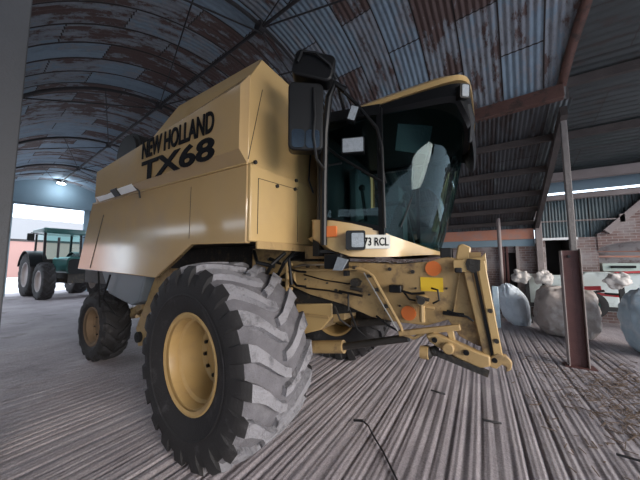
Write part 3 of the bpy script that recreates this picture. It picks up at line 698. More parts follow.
for i in range(n+1):
    t = i/n; bl = .035*math.sin(PI*t)
    row = []
    for p, q in zip(wbr, wtr):
        r_ = p.lerp(q, t); d = Vector((r_.x+1.1, (r_.y-YC)*.5, 0)).normalized(); row.append(r_+d*bl*min(1, abs(r_.x+.745)*5))
    rows.append(row)
for i in range(n): b.loft(rows[i], rows[i+1])
import itertools
b.build('windscreen', M['glass'], H, smooth=80)
# welded vertices not shared between rows, so merge for smooth shading
_ws = H.children[-1]
import bmesh as _bm
_b = _bm.new(); _b.from_mesh(_ws.data); _bm.ops.remove_doubles(_b, verts=_b.verts, dist=.0005); _b.to_mesh(_ws.data); _b.free()
for s in (1, -1):
    yy = lambda y: y if s > 0 else 2*YC-y
    b = MB(); b.add([(-1.33, yy(2.25), 2.09), (-.76, yy(2.33), 1.97), (-.76, yy(2.32), 3.08), (-1.33, yy(2.25), 3.12)], [(0, 1, 2, 3)]); b.build('side_window', M['glass'], H, smooth=0)
    b = MB()
    b.tube([(-1.33, yy(2.22), 1.93), (-1.33, yy(2.22), 3.3)], .032, 8)
    b.build('rear_pillar', M['black'], H)
    b = MB(); b.bar((-.745, yy(2.335), 1.93), (-.745, yy(2.325), 3.12), .05, .05); b.build('front_pillar', M['black'], H)
    b = MB(); b.bar((-1.33, yy(2.245), 2.11), (-.76, yy(2.325), 1.985), .03, .045); b.build('window_seal', M['black'], H)
b = MB(); b.bar((-1.33, 2.24, 3.14), (-.74, 2.32, 3.10), .05, .10); b.build('window_header', M['black'], H)
# roof
rp = [(-1.46, 2.40), (-1.2, 2.36), (-.8, 2.35), (-.40, 2.35), (-.14, 2.365), (-.045, 2.42), (-.005, 2.54), (.012, 2.8), (.02, 3.2)]
rf = rp+[(x, 2*YC-y) for x, y in reversed(rp[:-1])]
rr_ = [tuple(v)[:2] for v in crv([(x, y, 0) for x, y in rf], 0, 3)]
def rz_(x): return 3.185+.0*x
b = MB(); A = [(x, y, 3.18+.02*(x+.8)) for x, y in rr_]; Bv = [(x, y, 3.22+.03*(x+.8)) for x, y in rr_]; Cv = [(-.8+(x+.8)*.9, YC+(y-YC)*.93, 3.275+.03*(x+.8)) for x, y in rr_]
b.loft(A, Bv); b.loft(Bv, Cv); b.add(Cv, [tuple(range(len(Cv)))]); b.add(A, [tuple(range(len(A)))]); b.build('roof', M['yellow'], H, smooth=50)
def fz(p):
    t = min(1, max(0, (p[0]+.75)/.7)); q = min(1, max(0, (p[0]+.10)/.085)); return 3.085-.06*t-.20*q
b = MB(); A = [(x-.012, YC+(y-YC)*.985, 3.178) for x, y in rr_]; Bv = [(x, YC+(y-YC)*.985, fz((x, y))+.04) for x, y in rr_]; Dv = [(-.8+(x+.8)*.97, YC+(y-YC)*.955, fz((x, y))) for x, y in rr_]; Ev = [(-.8+(x+.8)*.93, YC+(y-YC)*.93, 3.10) for x, y in rr_]
b.loft(A, Bv); b.loft(Bv, Dv); b.loft(Dv, Ev); b.add([(x, y, 3.12) for x, y in [( -.8+(x+.8)*.93, YC+(y-YC)*.93) for x, y in rr_]], [tuple(range(len(rr_)))]); b.build('roof_fascia', M['black'], H, smooth=50)
# fascia lamps
for (p, d) in (((-.06, 2.40, 3.085), (.62, -.76, -.1)), ((-.06, 2*YC-2.40, 3.085), (.62, .76, -.1))):
    p = Vector(p); d = Vector(d).normalized(); rot = Matrix.Translation(p) @ d.to_track_quat('Z', 'Y').to_matrix().to_4x4()
    m = MB(); m.rbox(-.045, .045, -.06, .06, -.03, .03, .02, axis=2, mtx=rot); f_ = m.build('roof_lamp', M['black'], H)
    m = MB(); m.rbox(-.030, .030, -.048, .048, .028, .036, .01, axis=2, mtx=rot); m.build('lens', M['clear'], f_)
# drooping visor bracket at the front corner
b = MB(); b.tube([(-.03, 2.50, 3.02), (-.01, 2.55, 2.90), (-.03, 2.58, 2.72)], [.03, .03, .012], 8); b.build('corner_bracket', M['black'], H)
# headlamp, indicator, plate on the apron
def on_apron(x, z, off=0):
    p, d, nn = wall_pt(x); return Matrix.Translation(p+nn*off+Vector((0, 0, z))) @ Matrix(((d.x, nn.x, 0, 0), (d.y, nn.y, 0, 0), (0, 0, 1, 0), (0, 0, 0, 1)))
mt = on_apron(-.965, 1.875, .0)
m = MB(); m.rbox(-.085, .085, -.01, .11, -.085, .085, .02, axis=1, mtx=mt); hl = m.build('headlamp', M['black'], H)
m = MB(); m.rbox(-.035, .070, .108, .116, -.062, .062, .012, axis=1, mtx=mt); m.build('lens', M['clear'], hl)
mt = on_apron(-1.19, 1.965, 0)
m = MB(); m.rbox(-.07, .075, 0, .035, -.05, .05, .008, axis=1, mtx=mt); il = m.build('indicator', M['orange'], H)
m = MB(); m.rbox(-.07, -.02, .034, .038, -.05, .05, .006, axis=1, mtx=mt); m.build('lens', M['red'], il)
mt = on_apron(-.83, 1.865, .015)
m = MB(); m.rbox(-.14, .16, -.004, .004, -.06, .065, .01, axis=1, mtx=mt); pl = m.build('number_plate', M['plate'], H); pl['label'] = 'pale number plate'
flip = Matrix(((1, 0, 0, 0), (0, -1, 0, 0), (0, 0, 1, 0), (0, 0, 0, 1)))
text_mesh('T73 RCL', -.12, .145, -.035, .04, bold=.012, mtx=mt @ flip, y=-.006).build('lettering', M['text'], pl, smooth=0)
# step bracket and pale plate beneath apron corner
m = MB(); m.box(-1.24, -1.06, 2.13, 2.3, 1.62, 1.76); m.build('step_bracket', M['black'], H, bevel=.01)
m = MB(); m.prism([(-1.13, 1.61), (-1.04, 1.61), (-.98, 1.705), (-1.08, 1.73)], 1, 2.10, 2.12); o = m.build('pale_plate', M['clear'], H)
# interior
m = MB(); m.rbox(-1.25, -.85, 2.95, 3.45, 2.05, 2.2, .05, axis=1); m.rbox(-1.36, -1.24, 2.95, 3.45, 2.15, 2.85, .05, axis=0); m.box(-1.2, -.9, 3.05, 3.35, 1.8, 2.06); m.build('seat', M['seat'], H, bevel=.03)
m = MB(); m.bar((-.66, 3.2, 1.8), (-.78, 3.2, 2.42), .08, .08)
ring = [(-.80+.17*math.cos(t)*.35, 3.2+.19*math.sin(t), 2.46+.17*math.cos(t)*.9*-.35) for t in [2*PI*k/20 for k in range(21)]]; m.tube(ring, .014, 6, cap=False); m.build('steering_wheel', M['blackm'], H)
m = MB(); m.rbox(-.95, -.6, 2.5, 2.68, 1.8, 2.22, .03, axis=1); m.rbox(-.8, -.62, 2.45, 2.6, 2.25, 2.4, .02, axis=1); m.build('control_console', M['seat'], H)
m = MB(); m.tube([(-.98, 2.55, 2.1), (-1.0, 2.5, 2.42)], .018, 8); m.sphere((-1.0, 2.5, 2.44), .035); m.build('lever', M['blackm'], H)
# sun blind seen through the windscreen
m = MB(); m.add([(-.62, 2.5, 3.02), (-.34, 2.72, 3.02), (-.40, 2.75, 2.75), (-.66, 2.52, 2.77)], [(0, 1, 2, 3)]); m.build('sun_blind', M['seat'], H, smooth=0)
# wiper
m = MB(); m.tube([(-.745, 2.29, 2.72), (-.70, 2.33, 2.40)], .007, 6); m.tube([(-.6, 2.42, 2.0), (-.36, 2.56, 2.7)], .008, 6); m.build('wiper', M['black'], H)

# hand-rail frame and mirrors on the near side
m = MB()
m.tube([(-1.235, 2.12, 1.84), (-1.225, 2.11, 2.4), (-1.20, 2.09, 2.9), (-1.13, 2.04, 3.2), (-1.06, 2.02, 3.30), (-.98, 2.08, 3.24)], .034, 10); m.build('rail_post', M['black'], H)
m = MB(); m.tube([(-1.34, 1.84, 3.38), (-1.18, 1.95, 3.40), (-1.05, 2.08, 3.30), (-.90, 2.16, 3.12), (-.74, 2.22, 2.88), (-.705, 2.24, 2.7), (-.70, 2.26, 1.98)], .016, 8); m.build('grab_rail', M['black'], H)
m = MB(); m.tube([(-1.25, 2.14, 2.82), (-1.10, 2.18, 2.68), (-.70, 2.24, 2.38)], .013, 8); m.tube([(-1.25, 2.14, 2.6), (-1.08, 2.2, 2.62)], .010, 6); m.build('stay', M['black'], H)
m = MB(); rot = Matrix.Translation((-.95, 2.17, 2.745)) @ Matrix.Rotation(R(20), 4, 'Z'); m.rbox(-.105, .105, -.02, .04, -.075, .075, .012, axis=1, mtx=rot); wl = m.build('work_lamp', M['black'], H)
m = MB(); m.rbox(-.093, .093, -.026, -.018, -.064, .064, .008, axis=1, mtx=rot); m.build('lens', M['clear'], wl)
m = MB(); rot = Matrix.Translation((-.935, 2.14, 3.03)) @ Matrix.Rotation(R(25), 4, 'Z') @ Matrix.Rotation(R(18), 4, 'Y'); m.rbox(-.04, .04, -.02, .04, -.075, .075, .012, axis=1, mtx=rot); wl = m.build('work_lamp', M['black'], H)
m = MB(); m.rbox(-.032, .032, -.026, -.018, -.065, .065, .008, axis=1, mtx=rot); m.build('lens', M['clear'], wl)
# big mirror: rounded housing tilted towards the viewer
rot = Matrix.Translation((-1.19, 1.75, 2.875)) @ Matrix.Rotation(R(36), 4, 'Z') @ Matrix.Rotation(R(6), 4, 'X')
m = MB(); m.rbox(-.145, .145, -.02, .12, -.27, .29, .05, axis=1, mtx=rot); m.rbox(-.10, .145, .1, .17, -.2, .22, .05, axis=1, mtx=rot); mi_ = m.build('mirror', M['black'], H, bevel=.012)
m = MB(); m.rbox(-.115, -.01, -.028, -.018, -.25, -.10, .03, axis=1, mtx=rot); m.rbox(.0, .115, -.028, -.018, -.25, -.10, .03, axis=1, mtx=rot); m.build('mirror_glass', M['mirror'], mi_)  # panes shaped to the bright reflections low in the mirror
m = MB(); m.tube([rot @ Vector((.06, -.03, .24)), rot @ Vector((.07, -.05, .0)), rot @ Vector((.06, -.05, -.15)), rot @ Vector((.09, -.03, -.34)), rot @ Vector((.16, 0, -.42))], .012, 8); m.build('cable', M['black'], mi_)
rot = Matrix.Translation((-1.13, 1.78, 3.30)) @ Matrix.Rotation(R(30), 4, 'Z') @ Matrix.Rotation(R(14), 4, 'Y')
m = MB(); m.rbox(-.17, .17, -.06, .08, -.11, .12, .05, axis=1, mtx=rot); mi_ = m.build('mirror', M['black'], H, bevel=.015)
m = MB(); m.tube([rot @ Vector((-.13, -.08, -.02)), rot @ Vector((-.11, -.09, .07)), rot @ Vector((.0, -.09, .08)), rot @ Vector((.13, -.08, .02)), rot @ Vector((.2, 0, -.04))], .012, 8); m.build('mirror_arm', M['black'], mi_)
m = MB(); m.tube([(-1.2, 1.8, 3.42), (-1.15, 1.93, 3.43), (-1.06, 2.1, 3.32), (-1.1, 2.3, 3.2)], .02, 8); m.build('mirror_arm', M['black'], H)
# black tube bundle between body and cab
m = MB(); m.tube([(-1.40, 2.35, 1.8), (-1.40, 2.35, 3.1)], .045, 10); m.tube([(-1.33, 2.2, 1.75), (-1.34, 2.24, 2.3), (-1.36, 2.28, 3.0)], .022, 8); m.build('conduit', M['black'], H)
m = MB(); m.tube([(-1.6, 2.46, 2.95), (-1.58, 2.40, 2.72), (-1.60, 2.42, 2.6), (-1.56, 2.45, 2.45)], .009, 6); m.build('cable', M['black'], H)
m = MB(); m.box(-1.62, -1.4, 2.66, 4.0, 1.74, 1.95); m.box(-1.38, -1.31, 2.16, 2.4, 1.74, 2.0); m.build('cab_mount', M['black'], H)

# ---- feeder house with near side plate
FY = 2.40
m = MB(); m.prism([(-2.0, 1.70), (-1.15, 1.685), (-.61, 1.665), (-.36, 1.69), (-.22, 1.735), (-.15, 1.70), (.03, 1.68), (.05, 1.03), (-.05, 1.05), (-.16, 1.10), (-.24, 1.22), (-.40, 1.155), (-.62, 1.155), (-.88, 1.175), (-1.16, 1.265), (-1.57, 1.34), (-1.85, 1.43)], 1, FY, FY+.05)
m.build('feeder_side_plate', M['yellow_dirty'], H, bevel=.006)
m = MB(); m.prism([(-2.0, 1.6), (-.17, 1.70), (-.05, 1.25), (-.9, 1.22), (-1.9, 1.05)], 1, FY+.05, 2*YC-FY); m.build('feeder_housing', M['grime'], H)
m = MB(); m.prism([(-2.0, 1.70), (-1.15, 1.685), (-.61, 1.665), (-.17, 1.765), (.04, 1.12), (-.62, 1.155), (-1.16, 1.265), (-1.85, 1.43)], 1, 2*YC-FY, 2*YC-FY+.05); m.build('feeder_side_plate', M['yellow_dirty'], H)
# face frame
m = MB(); m.bar((-.085, 2.37, 1.62), (.02, 2.37, 1.0), .055, .05, up=(0, 1, 0)); m.build('front_upright', M['yellow_dirty'], H, bevel=.006)
m = MB(); m.bar((.005, 2.35, 1.69), (.088, 2.35, .99), .055, .05, up=(0, 1, 0)); fu = m.build('front_upright', M['yellow'], H, bevel=.006)
m = MB(); m.bar((-.035, 2.345, 1.62), (.052, 2.345, 1.0), .022, .02, up=(0, 1, 0)); m.build('gap_shade', M['black'], H)  # black strip stands in for shade in the gap between the uprights
m = MB(); m.prism([(-.17, 1.70), (-.07, 1.70), (-.055, 1.80), (-.11, 1.83), (-.145, 1.82)], 1, 2.40, 2.52); tb_ = m.build('top_bracket', M['yellow'], H, bevel=.01)
m = MB(); m.prism([(-.18, 1.60), (.045, 1.62), (.04, 1.755), (.01, 1.72), (-.18, 1.70)], 1, 2.33, 2.36); cp = m.build('corner_plate', M['yellow'], H, bevel=.005)
m = MB(); m.prism([(-.085, 1.625), (-.05, 1.60), (0, 1.62), (.005, 1.70), (-.08, 1.71), (-.095, 1.67)], 1, 2.322, 2.33); m.build('wear_patch', M['grime'], cp)
m = MB(); m.box(-.28, -.19, 2.40, 2.5, 1.71, 1.80); m.build('latch_block', M['blackm'], H, bevel=.01)
m = MB(); m.box(-.17, -.12, 2.31, 2.34, 1.60, 1.64); m.build('latch_block', M['blackm'], H, bevel=.008)
m = MB(); m.bar((-.03, 2.4, 1.72), (-.03, 2*YC-2.4, 1.72), .08, .08); m.bar((.07, 2.4, 1.02), (.07, 2*YC-2.4, 1.02), .08, .08); m.bar((0, 3.98, 1.72), (.10, 3.98, 1.02), .09, .06, up=(0, 1, 0)); m.build('face_frame', M['yellow_dirty'], H)
for x_, z_ in ((.05, 1.33), (.078, 1.12)):
    m = MB(); m.disc((x_, 2.318, z_), (0, 1, 0), .016, .02, 10); m.build('bolt', M['grime'], fu)
# lower hook
hk = [(.03, 1.0), (.08, 1.035), (.13, 1.025), (.165, .985), (.155, .935), (.125, .915), (.125, .95), (.10, .96), (.07, .925), (.03, .93)]
m = MB(); m.prism(hk, 1, 2.32, 2.37); hkO = m.build('hook', M['yellow_dirty'], H, bevel=.006)
m = MB(); m.tube([(.06, 2.31, .985), (.06, 2.325, .985)], .018, 12); m.build('pin', M['black'], hkO)
# lower tilt arm
m = MB(); m.prism([(-.40, 1.10), (-.34, 1.125), (-.20, 1.085), (-.05, 1.03), (.035, 1.01), (.035, .94), (-.03, .915), (-.15, .95), (-.28, 1.0), (-.37, 1.05)], 1, 2.30, 2.38); la = m.build('tilt_arm', M['yellow_dirty'], H, bevel=.012)
m = MB(); m.tube([(-.235, 2.26, 1.03), (-.235, 2.42, 1.03)], .042, 14); m.build('pivot', M['yellow_dirty'], la, bevel=.008)
for x_, z_, r_ in ((-.115, 1.015, .020), (-.33, 1.075, .020)):
    m = MB(); m.tube([(x_, 2.285, z_), (x_, 2.31, z_)], r_, 10); m.build('hole', M['black'], la)
m = MB(); m.bar((-.36, 2.31, .985), (.02, 2.31, .885), .03, .045); m.sphere((-.40, 2.33, .96), .055, 10, 8); m.sphere((-.34, 2.33, .98), .04, 10, 8); m.build('knife_drive', M['grime'], H)
m = MB(); m.tube([(-.44, 2.30, .965), (-.38, 2.30, .965)], .05, 12); m.build('shaft_end', M['yellow_dirty'], H)
m = MB(); m.bar((-.62, 2.345, 1.075), (-.15, 2.345, 1.185), .04, .045); m.build('lever_arm', M['yellow_dirty'], H, bevel=.006)
m = MB(); m.prism([(-.25, 1.155), (-.20, 1.15), (-.185, 1.06), (-.225, 1.06)], 1, 2.34, 2.39); m.build('rib_bracket', M['yellow'], H, bevel=.004)
m = MB(); m.bar((-.14, 2.385, 1.60), (-.20, 2.39, 1.25), .006, .02, up=(0, 1, 0)); m.build('stiffener', M['yellow_dirty'], H)
# discs, sticker, fittings
m = MB(); m.disc((-.335, FY-.01, 1.63), (0, 1, 0), .062, .015, 24); o = m.build('reflector', M['orange'], H); o['label'] = 'round orange reflector'
m = MB(); m.disc((-.545, FY-.01, 1.245), (0, 1, 0), .062, .015, 24); o = m.build('reflector', M['orange'], H); o['label'] = 'round orange reflector'
m = MB(); m.box(-.44, -.265, FY-.006, FY, 1.44, 1.555); o = m.build('warning_sticker', M['stickY'], H); o['label'] = 'yellow warning sticker'
m = MB(); m.rbox(-.69, -.585, FY-.09, FY, 1.42, 1.485, .01, axis=1); m.build('switch_box', M['black'], H, bevel=.008)
bolts = [(-1.70, 1.60), (-1.62, 1.50), (-1.45, 1.62), (-1.35, 1.47), (-1.25, 1.40), (-1.05, 1.44), (-.98, 1.50), (-.90, 1.38), (-.50, 1.60), (-.24, 1.47), (-.20, 1.30), (-.62, 1.30), (-.45, 1.33), (-.75, 1.25), (-1.30, 1.62), (-.48, 1.46), (-.70, 1.62), (-1.12, 1.34)]
for i, (x_, z_) in enumerate(bolts):
    m = MB(); m.disc((x_, FY-.01, z_), (0, 1, 0), .009 if i % 4 else .017, .02, 8); m.build('bolt', M['darksteel'], H)
# hydraulic pipes
m = MB(); m.tube([(-1.73, 2.36, 1.45), (-1.73, 2.33, 1.56), (-1.70, 2.33, 1.60), (-1.0, 2.33, 1.62), (-.90, 2.33, 1.60), (-.84, 2.33, 1.56), (-.60, 2.33, 1.14), (-.58, 2.34, 1.07), (-.50, 2.35, 1.05), (-.42, 2.35, 1.10)], .014, 8)
m.tube([(-1.68, 2.35, 1.63), (-1.1, 2.36, 1.655), (-.95, 2.36, 1.62), (-.86, 2.355, 1.57), (-.64, 2.355, 1.18)], .010, 8); m.build('hydraulic_pipe', M['yellow_dirty'], H)
m = MB(); m.tube([(-1.80, 2.3, 1.69), (-1.795, 2.3, 1.34)], .022, 8)
for z_ in (1.66, 1.58, 1.49, 1.40): m.tube([(-1.86, 2.3, z_), (-1.73, 2.3, z_)], .017, 8)
m.build('valve_block', M['yellow_dirty'], H)
for (pts, r_) in (([(-1.73, 2.3, 1.60), (-1.62, 2.28, 1.585), (-1.55, 2.3, 1.58)], .012), ([(-1.73, 2.3, 1.50), (-1.65, 2.27, 1.44), (-1.55, 2.3, 1.43)], .013), ([(-1.86, 2.3, 1.58), (-2.0, 2.28, 1.52), (-2.1, 2.35, 1.62)], .02), ([(-1.86, 2.3, 1.49), (-2.0, 2.3, 1.40), (-2.15, 2.4, 1.5)], .02), ([(-1.86, 2.3, 1.66), (-2.0, 2.25, 1.72), (-2.2, 2.4, 1.7)], .02), ([(-.60, 2.34, 1.44), (-.50, 2.32, 1.42), (-.40, 2.34, 1.43)], .010), ([(-.35, 2.36, 1.47), (-.30, 2.34, 1.46), (-.29, 2.33, 1.38), (-.34, 2.34, 1.35)], .008), ([(-.27, 2.36, 1.28), (-.12, 2.35, 1.275)], .016), ([(-1.2, 2.36, 1.40), (-.95, 2.34, 1.37)], .012), ([(-1.6, 2.36, 1.41), (-1.3, 2.34, 1.40), (-1.16, 2.35, 1.38)], .009)):
    m = MB(); m.tube(pts, r_, 8); m.build('hose', M['black'], H)
for (pts, r_, mm) in (([(-1.72, 2.33, 1.63), (-1.60, 2.31, 1.655), (-1.30, 2.31, 1.66), (-1.15, 2.33, 1.67)], .010, 'steel'), ([(-.92, 2.32, 1.585), (-.62, 2.32, 1.10)], .007, 'steel'), ([(-1.62, 2.36, 1.55), (-1.35, 2.35, 1.50), (-1.05, 2.36, 1.47)], .007, 'black'), ([(-.58, 2.34, 1.44), (-.52, 2.33, 1.37), (-.44, 2.32, 1.36)], .008, 'black'), ([(-.82, 2.35, 1.20), (-.70, 2.33, 1.13), (-.58, 2.34, 1.08)], .010, 'black'), ([(-.24, 2.35, 1.30), (-.10, 2.33, 1.27), (-.06, 2.34, 1.24)], .008, 'black'), ([(-1.12, 2.40, 1.25), (-1.02, 2.38, 1.05), (-.95, 2.42, .98)], .009, 'black'), ([(-1.28, 2.42, 1.24), (-1.20, 2.38, 1.12), (-1.10, 2.42, 1.05)], .010, 'darksteel')):
    m = MB(); m.tube(pts, r_, 8); m.build('pipe', M[mm], H)
for x_, z_ in ((-1.55, 1.645), (-1.42, 1.655), (-1.25, 1.66), (-1.02, 1.635), (-.88, 1.56), (-.80, 1.44), (-.72, 1.30)):
    m = MB(); m.box(x_-.015, x_+.015, 2.315, 2.40, z_-.018, z_+.012); m.build('pipe_clip', M['grime'], H)
m = MB(); m.box(-1.16, -1.02, 2.37, 2.40, 1.60, 1.63); m.box(-1.14, -1.10, 2.34, 2.40, 1.55, 1.60); m.build('coupling', M['blackm'], H)
# valve lever cluster
m = MB(); m.tube([(-.42, FY, 1.37), (-.42, FY-.10, 1.37)], .045, 12); m.tube([(-.42, FY-.08, 1.37), (-.42, FY-.09, 1.20)], .022, 8); m.tube([(-.50, FY-.06, 1.33), (-.33, FY-.06, 1.31)], .014, 8); m.build('lever_cluster', M['yellow_dirty'], H)
m = MB(); m.tube([(-.42, FY-.10, 1.37), (-.42, FY-.125, 1.37)], .03, 12); m.tube([(-.46, FY-.1, 1.40), (-.36, FY-.1, 1.38)], .015, 8); m.build('knob', M['darksteel'], H)
m = MB(); m.tube([(-1.02, FY, 1.49), (-1.02, FY-.08, 1.49)], .04, 12); m.tube([(-1.07, FY-.05, 1.44), (-.95, FY-.05, 1.42)], .02, 8); m.tube([(-1.10, FY-.04, 1.38), (-1.10, FY-.04, 1.22)], .01, 8); m.build('valve', M['grime'], H)
# yellow box step and lift cylinder
m = MB(); m.prism([(-1.78, 1.22), (-1.32, 1.26), (-1.32, 1.12), (-1.45, .98), (-1.80, .86)], 1, 2.44, 2.75); yb = m.build('stone_trap_cover', M['yellow'], H, bevel=.012)
m = MB(); m.box(-1.78, -1.36, 2.425, 2.44, 1.10, 1.13); m.prism([(-1.32, 1.25), (-1.18, 1.27), (-1.20, 1.10), (-1.32, 1.06)], 1, 2.46, 2.75); m.build('rib', M['yellow_dirty'], yb)
m = MB(); m.tube([(-1.75, 2.5, .74), (-1.22, 2.5, .83)], .065, 16); cy = m.build('lift_cylinder', M['yellow_dirty'], H)
m = MB(); m.tube([(-1.22, 2.5, .83), (-.56, 2.42, 1.03)], .035, 12); m.build('piston_rod', M['darksteel'], cy)
m = MB(); m.tube([(-1.22, 3.9, .83), (-.56, 3.95, 1.03)], .035, 12); m.tube([(-1.75, 3.9, .74), (-1.22, 3.9, .83)], .065, 16); m.build('lift_cylinder', M['grime'], H)
# hoses and brackets above the front wheel
for (pts, r_) in (([(-1.75, 2.2, 1.78), (-1.8, 2.05, 1.66), (-1.95, 2.1, 1.5)], .02), ([(-1.7, 2.3, 1.80), (-1.72, 2.15, 1.68), (-1.84, 2.2, 1.55)], .018), ([(-1.68, 2.4, 1.80), (-1.7, 2.2, 1.72), (-1.7, 2.25, 1.45)], .018), ([(-2.1, 2.1, 1.8), (-1.95, 2.0, 1.68), (-1.8, 2.1, 1.64)], .022)):
    m = MB(); m.tube(pts, r_, 8); m.build('hose', M['black'], H)
m = MB(); m.prism([(-2.3, 1.84), (-1.75, 1.84), (-1.80, 1.60), (-2.0, 1.45), (-2.3, 1.5)], 1, 2.28, 2.32); m.build('side_bracket', M['yellow_dirty'], H)
m = MB(); m.box(-1.66, -1.35, 2.44, 2.5, 1.72, 1.86); m.build('cross_member', M['yellow_dirty'], H)
# straw and chaff caught along the ledge under the apron
b = MB(); r2 = random.Random(3)
for i in range(150):
    x = r2.uniform(-.95, -.42); y = 2.42+r2.uniform(0, .25)+(x+.95)*.15; z = 1.675+r2.uniform(0, .03); a = r2.uniform(0, PI); l = r2.uniform(.01, .035)
    b.bar((x, y, z), (x+l*math.cos(a), y+l*math.sin(a), z+r2.uniform(-.005, .012)), .005, .005)
o = b.build('chaff', M['palewood'], H, smooth=0); o['kind'] = 'stuff'

# ------------------------------------------------------------------ tractor in the doorway
T = thing('tractor', (-18.2, 4.95, 0), 'green four-wheel-drive tractor with large tyres parked in the far doorway', 'tractor')
def twheel(x, y, r, wd, rim, mir, nl):
    return make_wheel('wheel', T, (x, y, r-.03), r, wd, rim, nl, .05, .12, 0, -r+.035, mirror=mir, treadmat='darktread', rimmat='tealrim')
twheel(-17.1, 3.75+.23, .86, .46, .45, False, 16); twheel(-17.1, 5.95, .86, .46, .45, True, 16)
twheel(-19.5, 3.75+.34, 1.10, .62, .58, False, 18); twheel(-19.5, 5.85, 1.10, .62, .58, True, 18)
m = MB(); m.rbox(-18.6, -16.5, 4.55, 5.35, 1.15, 1.95, .18, axis=0); m.build('bonnet', M['teal'], T)
m = MB(); m.rbox(-16.52, -16.45, 4.6, 5.3, 1.15, 1.85, .15, axis=0); m.build('grille', M['black'], T)
m = MB(); m.box(-19.8, -16.6, 4.65, 5.25, .7, 1.2); m.tube([(-17.1, 4.1, .83), (-17.1, 5.9, .83)], .11, 10); m.tube([(-19.5, 4.1, 1.07), (-19.5, 5.8, 1.07)], .15, 10); m.build('chassis', M['grime'], T)
m = MB()
for x, y in ((-18.55, 4.25), (-18.55, 5.65), (-20.1, 4.25), (-20.1, 5.65)): m.bar((x, y, 1.7), (x+(.12 if x > -19 else -.05)*-1, y, 3.15), .09, .09)
m.box(-20.15, -18.5, 4.22, 5.68, 1.45, 1.85); m.build('cab_frame', M['black'], T)
m = MB(); m.rbox(-20.3, -18.35, 4.12, 5.78, 3.15, 3.42, .1, axis=2); m.build('cab_roof', M['teal'], T, bevel=.05)
m = MB(); m.add([(-18.52, 4.3, 1.85), (-18.52, 5.6, 1.85), (-18.64, 5.6, 3.15), (-18.64, 4.3, 3.15)], [(0, 1, 2, 3)]); m.add([(-18.6, 4.24, 1.85), (-20.1, 4.24, 1.85), (-20.1, 4.24, 3.15), (-18.65, 4.24, 3.15)], [(0, 1, 2, 3)]); m.build('cab_glass', M['tglass'], T, smooth=0)
for s_ in (3.75, 5.53):
    m = MB(); pts = [(-19.5+1.2*math.cos(t), 1.07+1.2*math.sin(t)) for t in [R(20+k*14) for k in range(11)]]; ptb = [(-19.5+1.16*math.cos(t), 1.07+1.16*math.sin(t)) for t in [R(20+k*14) for k in range(11)]]
    m.prism(pts+ptb[::-1], 1, s_, s_+.62); m.build('mudguard', M['black'], T)
for yy_ in (3.72, 6.18):
    m = MB(); m.tube([(-18.6, 4.2 if yy_ < 5 else 5.7, 3.05), (-18.5, yy_, 3.12), (-18.5, yy_, 3.05)], .02, 6); ma = m.build('mirror_arm', M['black'], T)
    m = MB(); m.rbox(-18.54, -18.46, yy_-.12, yy_+.12, 2.72, 3.08, .03, axis=0); m.build('mirror', M['black'], ma)
m = MB(); m.tube([(-17.6, 4.5, 1.9), (-17.6, 4.5, 2.9)], .05, 10); m.build('exhaust', M['iron'], T)

# ------------------------------------------------------------------ bags
def bag(name, c, r, m, label, seed, box=.5, lean=0):
    def fn(d):
        p = d*1.7+Vector((seed, seed*2, 0)); a = math.atan2(d.y, d.x)
        k = 1+.09*noise.noise(p)+.05*noise.noise(p*3.1)
        k -= .07*abs(noise.noise(p*2.3+Vector((9, 0, 0))))+.045*abs(noise.noise(Vector((p.x*5, p.y*5, p.z*1.6))))+.02*abs(noise.noise(p*11))
        k += .03*math.sin(a*9+seed+4*noise.noise(p))*max(0, d.z+.1)
        q = (abs(d.x)**4+abs(d.y)**4+abs(d.z)**4)**-.25
        return k*(1+box*(q-1))
    b = MB(); b.sphere((0, 0, 0), (1, 1, 1), 96, 64, fn=fn)
    out = []
    for x, y, z in b.v:
        zz = max(.004, r[2]*(z+.88)); out.append((c[0]+x*r[0]+lean*zz, c[1]+y*r[1], zz))
    b.v = out
    o = b.build(name, m, None, smooth=80); tag(o, label, 'bag'); return o
bag('bulk_bag', (1.66, 8.35), (.56, .52, .60), M['bag_brown'], 'large grubby brown bulk bag behind the steel stanchion', 2.3, .75)
bag('bulk_bag', (2.80, 7.45), (.50, .55, .66), M['bag_blue'], 'pale blue bulk bag cut off by the right edge of the photo', 5.1)
bag('fertiliser_bag', (.86, 9.05), (.34, .33, .58), M['bag_white'], 'crumpled whitish blue plastic bag behind the harvester nose', 7.7, .3, -.22)

# ------------------------------------------------------------------ implement in front of the back wall
I = thing('farm_implement', (2.6, 9.9, 0), 'pale folded farm implement with red framework in front of the brick wall', 'implement')
m = MB()
for (x0, x1, z1) in ((1.15, 1.52, 1.30), (1.56, 2.28, 1.28), (2.32, 3.0, 1.38), (3.04, 3.9, 1.34), (3.94, 4.8, 1.3)):
    p = MB(); p.prism([(x0, .42), (x1, .42), (x1, z1), (x1-.1, z1+.05), (x0+.08, z1+.04), (x0, z1-.04)], 1, 9.75, 10.15); p.build('hopper_panel', M['mint'], I, bevel=.02)
m = MB(); m.bar((2.2, 9.3, .92), (3.3, 9.3, .84), .06, .07); m.bar((2.25, 9.35, 1.02), (2.55, 9.3, 1.05), .12, .10); m.bar((2.9, 9.6, 1.42), (4.6, 9.6, 1.55), .05, .05); m.bar((2.3, 9.6, .6), (2.3, 9.4, 1.0), .07, .07); m.build('frame', M['redpaint'], I, bevel=.008)
m = MB(); m.bar((1.1, 9.65, .5), (4.9, 9.65, .5), .1, .1); m.tube([(2.05, 9.2, .98), (2.35, 9.25, .93), (2.6, 9.3, .98)], .03, 8); m.tube([(2.6, 9.28, .92), (3.2, 9.25, .9)], .025, 8); m.build('hydraulic_ram', M['blackm'], I)
